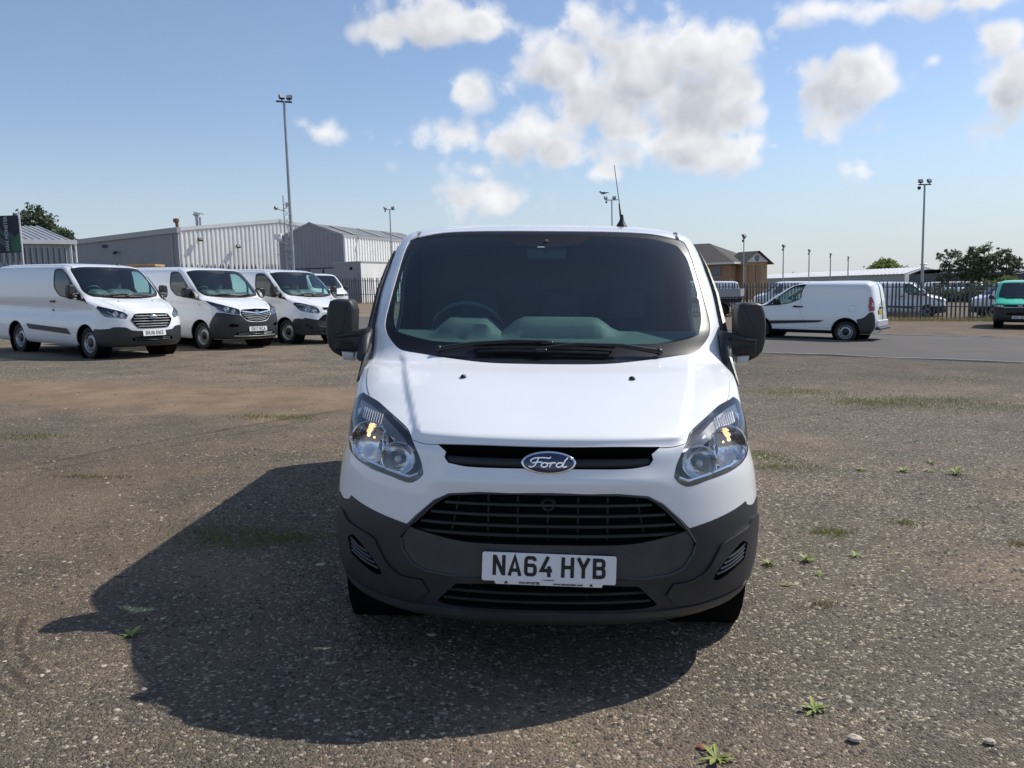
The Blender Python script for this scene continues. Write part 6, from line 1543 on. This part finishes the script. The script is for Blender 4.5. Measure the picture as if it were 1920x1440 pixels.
MB().tube([(-1.6, 3.9, ez), (-1.75, 3.9, ez + 1.5)], [.16, .20], 10).tube([(-1.75, 3.9, ez + 1.35), (-1.80, 3.9, ez + 1.75)], .34, 10).build('vent_pipe', 'timber_dark', wb)
m = MB(); m.tube([(.65, 4.05, ez), (.65, 4.05, ez + 2.0)], .17, 10); m.tube([(1.05, 4.05, ez), (1.05, 4.05, ez + 1.9)], .13, 10); m.lathe([(ez + 1.95, .2), (ez + 2.15, .42), (ez + 2.3, .40), (ez + 2.35, .001)], 12, 'Z', (.65, 4.05, 0)); m.tube([(.3, 4.05, ez + 2.5), (1.5, 4.05, ez + 2.2)], .05, 6); m.build('flue', 'steel_rim', wb)

# gabled grey warehouse nearer the middle
K2 = Vector((-19.72, 82.29)); G2 = Vector((-7.5, 2.75)); L2 = Vector((6.6, 18.7)); zc = gz(-20); e2, a2 = 7.33 - zc, 8.70 - zc
wc = empty('warehouse', (K2.x, K2.y, zc), 'grey gabled warehouse with pale sheet roof behind the white cabin', 'warehouse')
T2 = lambda p: (p[0] - K2.x, p[1] - K2.y); V4 = lambda p, z_: (p[0] - K2.x, p[1] - K2.y, z_)
m = MB(); ribbed(m, T2(K2 + G2), T2(K2), 3.6, lambda s: e2 + (a2 - e2) * (1 - abs(2 * s - 1)), .45, .06); m.build('gable_wall', 'clad_shade_grey', wc)  # gable shade painted by the greyer cladding, side-wall sun by the paler one
m = MB(); ribbed(m, T2(K2), T2(K2 + L2), 0, lambda s: e2, .55, .08); m.build('side_wall', 'clad_sunlit_white', wc)
m = MB(); ribbed(m, T2(K2 + G2 + L2), T2(K2 + G2), 0, lambda s: e2, .6, .06); ribbed(m, T2(K2 + L2), T2(K2 + L2 + G2), 0, lambda s: e2 + (a2 - e2) * (1 - abs(2 * s - 1)), .6, .06); m.build('rear_wall', 'clad_shade_grey', wc)
m = MB(); roofpanel(m, V4(K2, e2 + .06), V4(K2 + L2, e2 + .06), V4(K2 + G2 / 2 + L2, a2 + .06), V4(K2 + G2 / 2, a2 + .06), .6, .05); roofpanel(m, V4(K2 + G2 + L2, e2 + .06), V4(K2 + G2, e2 + .06), V4(K2 + G2 / 2, a2 + .06), V4(K2 + G2 / 2 + L2, a2 + .06), .6, .05); m.build('roof', 'roof_sheet', wc)
def onroof(s, t): p = K2 + L2 * s + G2 / 2 * t; return Vector(V4(p, e2 + .06 + (a2 - e2) * t + .09))
for s in (.14, .42, .70):
    q = [onroof(s, .12), onroof(s + .055, .12), onroof(s + .055, .88), onroof(s, .88)]; m = MB(); m.add(q + [p + Vector((0, 0, .04)) for p in q], [(4, 5, 6, 7), (0, 1, 5, 4), (1, 2, 6, 5), (2, 3, 7, 6), (3, 0, 4, 7)]); m.build('rooflight', 'roof_light', wc)
m = MB(); band(m, T2(K2 + G2), T2(K2 + G2 / 2), e2 + .1, a2 + .1, .22, .2); band(m, T2(K2 + G2 / 2), T2(K2), a2 + .1, e2 + .1, .22, .2); band(m, T2(K2), T2(K2 + L2), e2 - .02, e2 - .02, .22, .22); m.build('verge_trim', 'trim_grey', wc)
m = MB(); p = Vector((.12, -.12, 0)); m.tube([p, p + Vector((0, 0, e2))], .11, 8); m.build('downpipe', 'trim_white', wc)
g2 = Vector((G2.x, G2.y, 0)).normalized(); Rg = Matrix.Rotation(math.atan2(g2.y, g2.x), 3, 'Z')
MB().box(g2 * 4.0 + Vector((0, 0, 1.8)), (7.9, .2, 3.6), Rg).build('plinth_wall', 'clad_dark', wc)
for f in (.8, 2.6, 4.4): MB().box(g2 * (f + .75) + Vector((-.05, -.16, 1.85)), (1.55, .12, 3.2), Rg).build('shutter', 'clad_shade_grey', wc)
MB().box(Vector((G2.x + .1, G2.y - .5, e2 + .25)), (.75, .5, .6), bev=.05).build('air_unit', 'plate_white', wc)

# white two-storey site cabin
kb = empty('site_cabin', (-16.57, 75.4, gz(-16.5)), 'white flat-roofed site cabin behind the distant palisade fence', 'cabin'); zk = 4.36 - gz(-16.5); kr = Matrix.Rotation(R_(64), 3, 'Z')
A1 = Vector((-2.81, .90, 0)); B1 = Vector((4.2, 9.0, 0))
def wallq(m, a, c, z0, z1): m.add([a + Vector((0, 0, z0)), c + Vector((0, 0, z0)), c + Vector((0, 0, z1)), a + Vector((0, 0, z1))], [(0, 1, 2, 3)])
m = MB(); wallq(m, A1, Vector(), 0, zk); m.build('end_wall', 'clad_shade_grey', kb); m = MB(); wallq(m, Vector(), B1, 0, zk); m.build('side_wall', 'clad_sunlit_white', kb)  # end wall of the white cabin greyed in colour to read as shaded
m = MB(); wallq(m, B1, B1 + A1, 0, zk); wallq(m, B1 + A1, A1, 0, zk); m.build('rear_wall', 'clad_sunlit_white', kb)
m = MB(); m.add([Vector((0, 0, zk)), B1 + Vector((0, 0, zk)), A1 + B1 + Vector((0, 0, zk)), A1 + Vector((0, 0, zk))], [(0, 1, 2, 3)]); band(m, (A1.x, A1.y), (0, 0), zk + .04, zk + .04, .12, .1); band(m, (0, 0), (B1.x, B1.y), zk + .04, zk + .04, .12, .1); m.build('roof', 'trim_grey', kb)
MB().box(A1 * .36 + Vector((0, -.05, zk - .55)), (.22, .1, .24)).build('wall_vent', 'void_black', kb)

# blue-grey shed at far left with ribbed hipped roof
zs_ = gz(-36); sh = empty('metal_shed', (-33.2, 55.84, zs_), 'blue-grey ribbed metal shed with hipped sheet roof at far left', 'shed'); sh.rotation_euler = (0, 0, R_(38)); eh = 5.60 - zs_; rh = 7.25 - zs_
m = MB(); ribbed(m, (-24, -.6), (0, 0), 0, lambda s: eh, .34, .05); m.build('front_wall', 'clad_blue_grey', sh); m = MB(); ribbed(m, (0, 0), (0, 14.6), 0, lambda s: eh, .34, .05); m.build('side_wall', 'clad_blue_grey', sh)
for k in range(36):
    x = -.45 - k * .36
    if x < -6.5: break
    MB().box((x, -.10 + x * .025, eh / 2 - .2), (.05, .10, eh - .4)).build('cladding_seam', 'clad_dark', sh)
m = MB(); roofpanel(m, (-24, -.9, eh), (.2, -.3, eh), (-1.1, 7.3, rh), (-24, 7.3, rh), .42, .07); roofpanel(m, (.2, -.3, eh), (.2, 14.8, eh), (-1.1, 7.5, rh), (-1.1, 7.3, rh), .42, .07); roofpanel(m, (.2, 14.9, eh), (-24, 14.9, eh), (-24, 7.4, rh), (-1.1, 7.4, rh), .6, .05); m.build('roof', 'roof_sheet', sh)
m = MB(); band(m, (-24, -.95), (.25, -.35), eh + .02, eh + .02, .30, .16); m.build('gutter', 'trim_white', sh); m = MB(); m.tube([(.2, -.35, 0), (.2, -.35, eh)], .07, 8); m.build('downpipe', 'trim_white', sh)

# brick building with hipped tile roof and logo gable
hz_ = gz(25); hb = empty('brick_building', (25.1, 105.8, hz_), 'tan brick building with brown hipped tile roof and white gable', 'building'); u = Vector((-.88, .475, 0)); v = Vector((.55, .835, 0)); eh = 4.15 - hz_; rh = 6.95 - hz_; nl = Vector((-.475, -.88, 0)); nr = Vector((.835, -.55, 0)); LU, LV = 13.0, 11.0
m = MB(); wallq(m, u * LU, Vector(), 0, eh); m.build('front_wall', 'brick', hb); m = MB(); wallq(m, Vector(), v * LV, 0, eh); m.build('side_wall', 'brick_sunlit', hb); m = MB(); wallq(m, v * LV, v * LV + u * LU, 0, eh); wallq(m, v * LV + u * LU, u * LU, 0, eh); m.build('rear_wall', 'brick', hb)
ov = .7; E0 = nl * ov + nr * ov + Vector((0, 0, eh)); E1 = u * LU + nl * ov - nr * ov + Vector((0, 0, eh)); E2 = u * LU + v * LV - nl * ov - nr * ov + Vector((0, 0, eh)); E3 = v * LV - nl * ov + nr * ov + Vector((0, 0, eh)); Ra = u * 4.9 + v * (LV / 2) + Vector((0, 0, rh)); Rb = u * 8.2 + v * (LV / 2) + Vector((0, 0, rh))
def tiled(m, a, c, e, f, rows=20):
    for i in range(rows):
        s0, s1 = i / rows, (i + 1) / rows; n = (Vector(c) - Vector(a)).cross(Vector(f) - Vector(a)).normalized(); n = n if n.z > 0 else -n; p = [a.lerp(f, s0) + n * .05, c.lerp(e, s0) + n * .05, c.lerp(e, s1) + n * .025, a.lerp(f, s1) + n * .025]; m.add(p + [a.lerp(f, s0), c.lerp(e, s0)], [(0, 1, 2, 3), (4, 5, 1, 0)])
m = MB(); tiled(m, E1, E0, Ra, Rb); tiled(m, E0, E3, Ra, Ra); tiled(m, E3, E2, Rb, Ra); tiled(m, E2, E1, Rb, Rb); m.build('roof', 'roof_tile', hb)
m = MB(); band(m, (E1.x, E1.y), (E0.x, E0.y), eh - .1, eh - .1, .25, .2); band(m, (E0.x, E0.y), (E3.x, E3.y), eh - .1, eh - .1, .25, .2); m.build('fascia', 'trim_white', hb)
Ru = Matrix.Rotation(math.atan2(-u.y, -u.x), 3, 'Z'); Rv = Matrix.Rotation(math.atan2(v.y, v.x), 3, 'Z')
for f in (1.7, 3.4, 5.4, 7.2):
    w = MB().box(u * f + nl * .05 + Vector((0, 0, eh - 1.15)), (1.05, .14, 1.25), Ru).build('window', 'window_blue', hb); MB().box(u * f + nl * .10 + Vector((0, 0, eh - 1.85)), (1.3, .16, .12), Ru).build('sill', 'trim_grey', w)
MB().box(v * .95 + nr * .05 + Vector((0, 0, eh - 1.2)), (1.1, .14, 1.35), Rv).build('window', 'brick', hb)
V0, N0 = v, nr; nr = Vector((.50, -.866, 0)); v = Vector((.866, .50, 0)); Rv = Matrix.Rotation(math.atan2(v.y, v.x), 3, 'Z'); pc = V0 * 3.6 + N0 * 2.2; hw_ = 2.0; pa, pb_ = pc - v * hw_, pc + v * hw_; zt = 5.45 - hz_
m = MB(); wallq(m, pa, pb_, 0, eh); wallq(m, pa - nr * 2.3, pa, 0, eh); wallq(m, pb_, pb_ - nr * 2.3, 0, eh); m.build('porch_wall', 'brick_sunlit', hb)
m = MB(); m.pillow([(-hw_ - .1, 0), (hw_ + .1, 0), (0, zt - eh)], (pc + nr * .05 + Vector((0, 0, eh)), v, Vector((0, 0, 1)), nr), .15, .02, 1, False); gab = m.build('gable', 'trim_white', hb)
MB().pillow([(.36 * math.cos(t), .42 * math.sin(t)) for t in np.linspace(0, 2 * PI, 18, endpoint=False)], (pc + nr * .21 + Vector((0, 0, eh + .5)), v, Vector((0, 0, 1)), nr), .05, .01, 1).build('logo_disc', 'window_blue', gab)
m = MB()
for s in (-1, 1): tiled(m, pc + v * (s * (hw_ + .7)) + nr * .6 + Vector((0, 0, eh - .35)), pc + v * (s * (hw_ + .7)) - nr * 3.2 + Vector((0, 0, eh - .35)), pc - nr * 3.2 + Vector((0, 0, zt + .12)), pc + nr * .6 + Vector((0, 0, zt + .12)), 10)
m.build('porch_roof', 'roof_tile', hb)
for f in (-1.0, .35): MB().box(pc + v * f + nr * .06 + Vector((0, 0, eh - 1.5)), (.9, .14, 2.2), Rv).build('porch_window', 'brick', hb)

# long low white shed in the distance
wl = empty('white_shed', (57.5, 128.8, gz(57.5)), 'long low white metal shed in the distance on the right', 'shed'); zw = gz(57.5); eh = 2.2 - zw; a3 = Vector((-7.3, 59.8, 0)); g3 = Vector((9.5, 7.5, 0))
m = MB(); wallq(m, a3, Vector(), 0, eh); m.build('side_wall', 'trim_grey', wl); m = MB(); m.add([Vector(), g3, g3 + Vector((0, 0, eh)), g3 / 2 + Vector((0, 0, eh + 1.0)), Vector((0, 0, eh))], [(0, 1, 2, 3, 4)]); m.build('gable_wall', 'clad_sunlit_white', wl)  # long wall of the white shed painted grey for its shade
m = MB(); roofpanel(m, a3 + Vector((-.4, -.3, eh)), Vector((-.4, -.3, eh)), g3 / 2 + Vector((0, 0, eh + 1.05)), a3 + g3 / 2 + Vector((0, 0, eh + 1.05)), 1.2, .06); roofpanel(m, g3 + Vector((.3, 0, eh)), g3 + a3 + Vector((.3, 0, eh)), a3 + g3 / 2 + Vector((0, 0, eh + 1.05)), g3 / 2 + Vector((0, 0, eh + 1.05)), 1.2, .06); m.build('roof', 'trim_white', wl)
m = MB(); wallq(m, g3, g3 + a3, 0, eh); wallq(m, g3 + a3, a3, 0, eh); m.build('rear_wall', 'trim_grey', wl)
ds = empty('dark_shed', (57.6, 119.5, gz(57.6)), 'dark blue-grey shed with pale roof behind the tall trees', 'shed'); zd = gz(57.6)
m = MB(); m.box((7.5, 4, (2.1 - zd) / 2), (15, 8, 2.1 - zd)); m.build('wall', 'clad_dark', ds); m = MB(); roofpanel(m, (1.2, -.3, 1.2 - zd), (16, -.3, 2.0 - zd), (16, 4, 2.75 - zd), (3.0, 4, 2.3 - zd), .8, .05); roofpanel(m, (16, 8.3, 2.0 - zd), (0, 8.3, 2.0 - zd), (0, 4, 2.7 - zd), (16, 4, 2.75 - zd), .8, .05); m.build('roof', 'roof_sheet', ds)

# ------------------------------------------------------------------ flag, timber stack
fx, fy = -29.38, 43.95; zf = gz(fx, fy); fp = empty('flag_pole', (fx, fy, zf), 'white flag pole at far left carrying a dark dealer flag', 'flag pole')
MB().tube([(0, 0, 0), (0, 0, 6.6 - zf)], [.045, .035], 10).lathe([(6.58 - zf, .05), (6.66 - zf, .05), (6.68 - zf, .001)], 10, 'Z').build('pole', 'trim_white', fp)
fl = empty('flag', (fx - .06, fy, 4.33), 'navy and green flag reading VAN MONSTER hanging beside its pole', 'flag'); W, Hf = 1.34, 2.10
def fpt(u_, w_, o_=0.0): return Vector((-u_, .10 * math.sin(u_ * 3.2 + w_ * .9) * (u_ / W) - o_, w_ - .02 * u_))
def fregion(name, poly, mat, off):
    pg = [Vector(p) for p in poly]; g = [Vector((W * i / 14, Hf * j / 22)) for i in range(15) for j in range(23)]; pn = np.array(poly); ins = in_poly(np.array([(p.x, p.y) for p in g]), pn); vs_ = pg + [p for p, k in zip(g, ins) if k]
    dn = []
    for i in range(len(pg)): a, c = pg[i], pg[(i + 1) % len(pg)]; k = max(1, int((c - a).length / .1)); dn += [a.lerp(c, j / k) for j in range(k)]
    vs_ = dn + [p for p, k in zip(g, ins) if k]; ov_, _, of_, _, _, _ = delaunay_2d_cdt(vs_, [(i, (i + 1) % len(dn)) for i in range(len(dn))], [], 1, 1e-5)
    m = MB(); n = len(ov_); top = [fpt(p.x, p.y, off) for p in ov_]; m.add(top, [tuple(f) for f in of_], True); m.build(name, mat, fl)
fregion('flag_cloth', [(0, 0), (W, 0), (W, Hf), (0, Hf)], 'flag_navy', 0)
fregion('flag_panel', [(.02, .05), (.55, .05), (.62, .62), (.30, .86), (.02, 1.10)], 'flag_green', .008)
fregion('flag_panel', [(.60, .05), (.80, .62), (1.0, .85), (1.30, 1.25), (1.30, .75), (.98, .40), (.80, .04)], 'flag_slate', .012)
fregion('flag_panel', [(.32, .88), (.64, .64), (.95, .95), (1.2, 1.3), (.62, 1.18)], 'flag_slate', .016)
Mx = Matrix.Translation(fpt(.70, 1.08, .09)) @ Matrix(((0, -1, 0, 0), (0, 0, -1, 0), (1, 0, 0, 0), (0, 0, 0, 1)))
text_mesh('flag_text', 'VAN MONSTER', .285, 'flag_text', fl, Mx, .006)
ts_ = empty('timber_stack', (-13.6, 25.5, gz(-13.6, 25.5)), 'stack of orange-brown timber showing above the van roofs at left', 'timber stack'); zt_ = 2.56 - gz(-13.6, 25.5)
for k in range(5):
    for r in range(2): MB().box((-.05 + .03 * r, -.3 + .15 * k, zt_ + .03 + .085 * r), (1.15, .14, .08), bev=.006).build('plank', 'timber', ts_)
for k in range(7): MB().box((.35, -.25 + .1 * (k % 3), .3 * k + .12), (1.25, .5, .20), bev=.01).build('bearer', 'timber_dark', ts_)
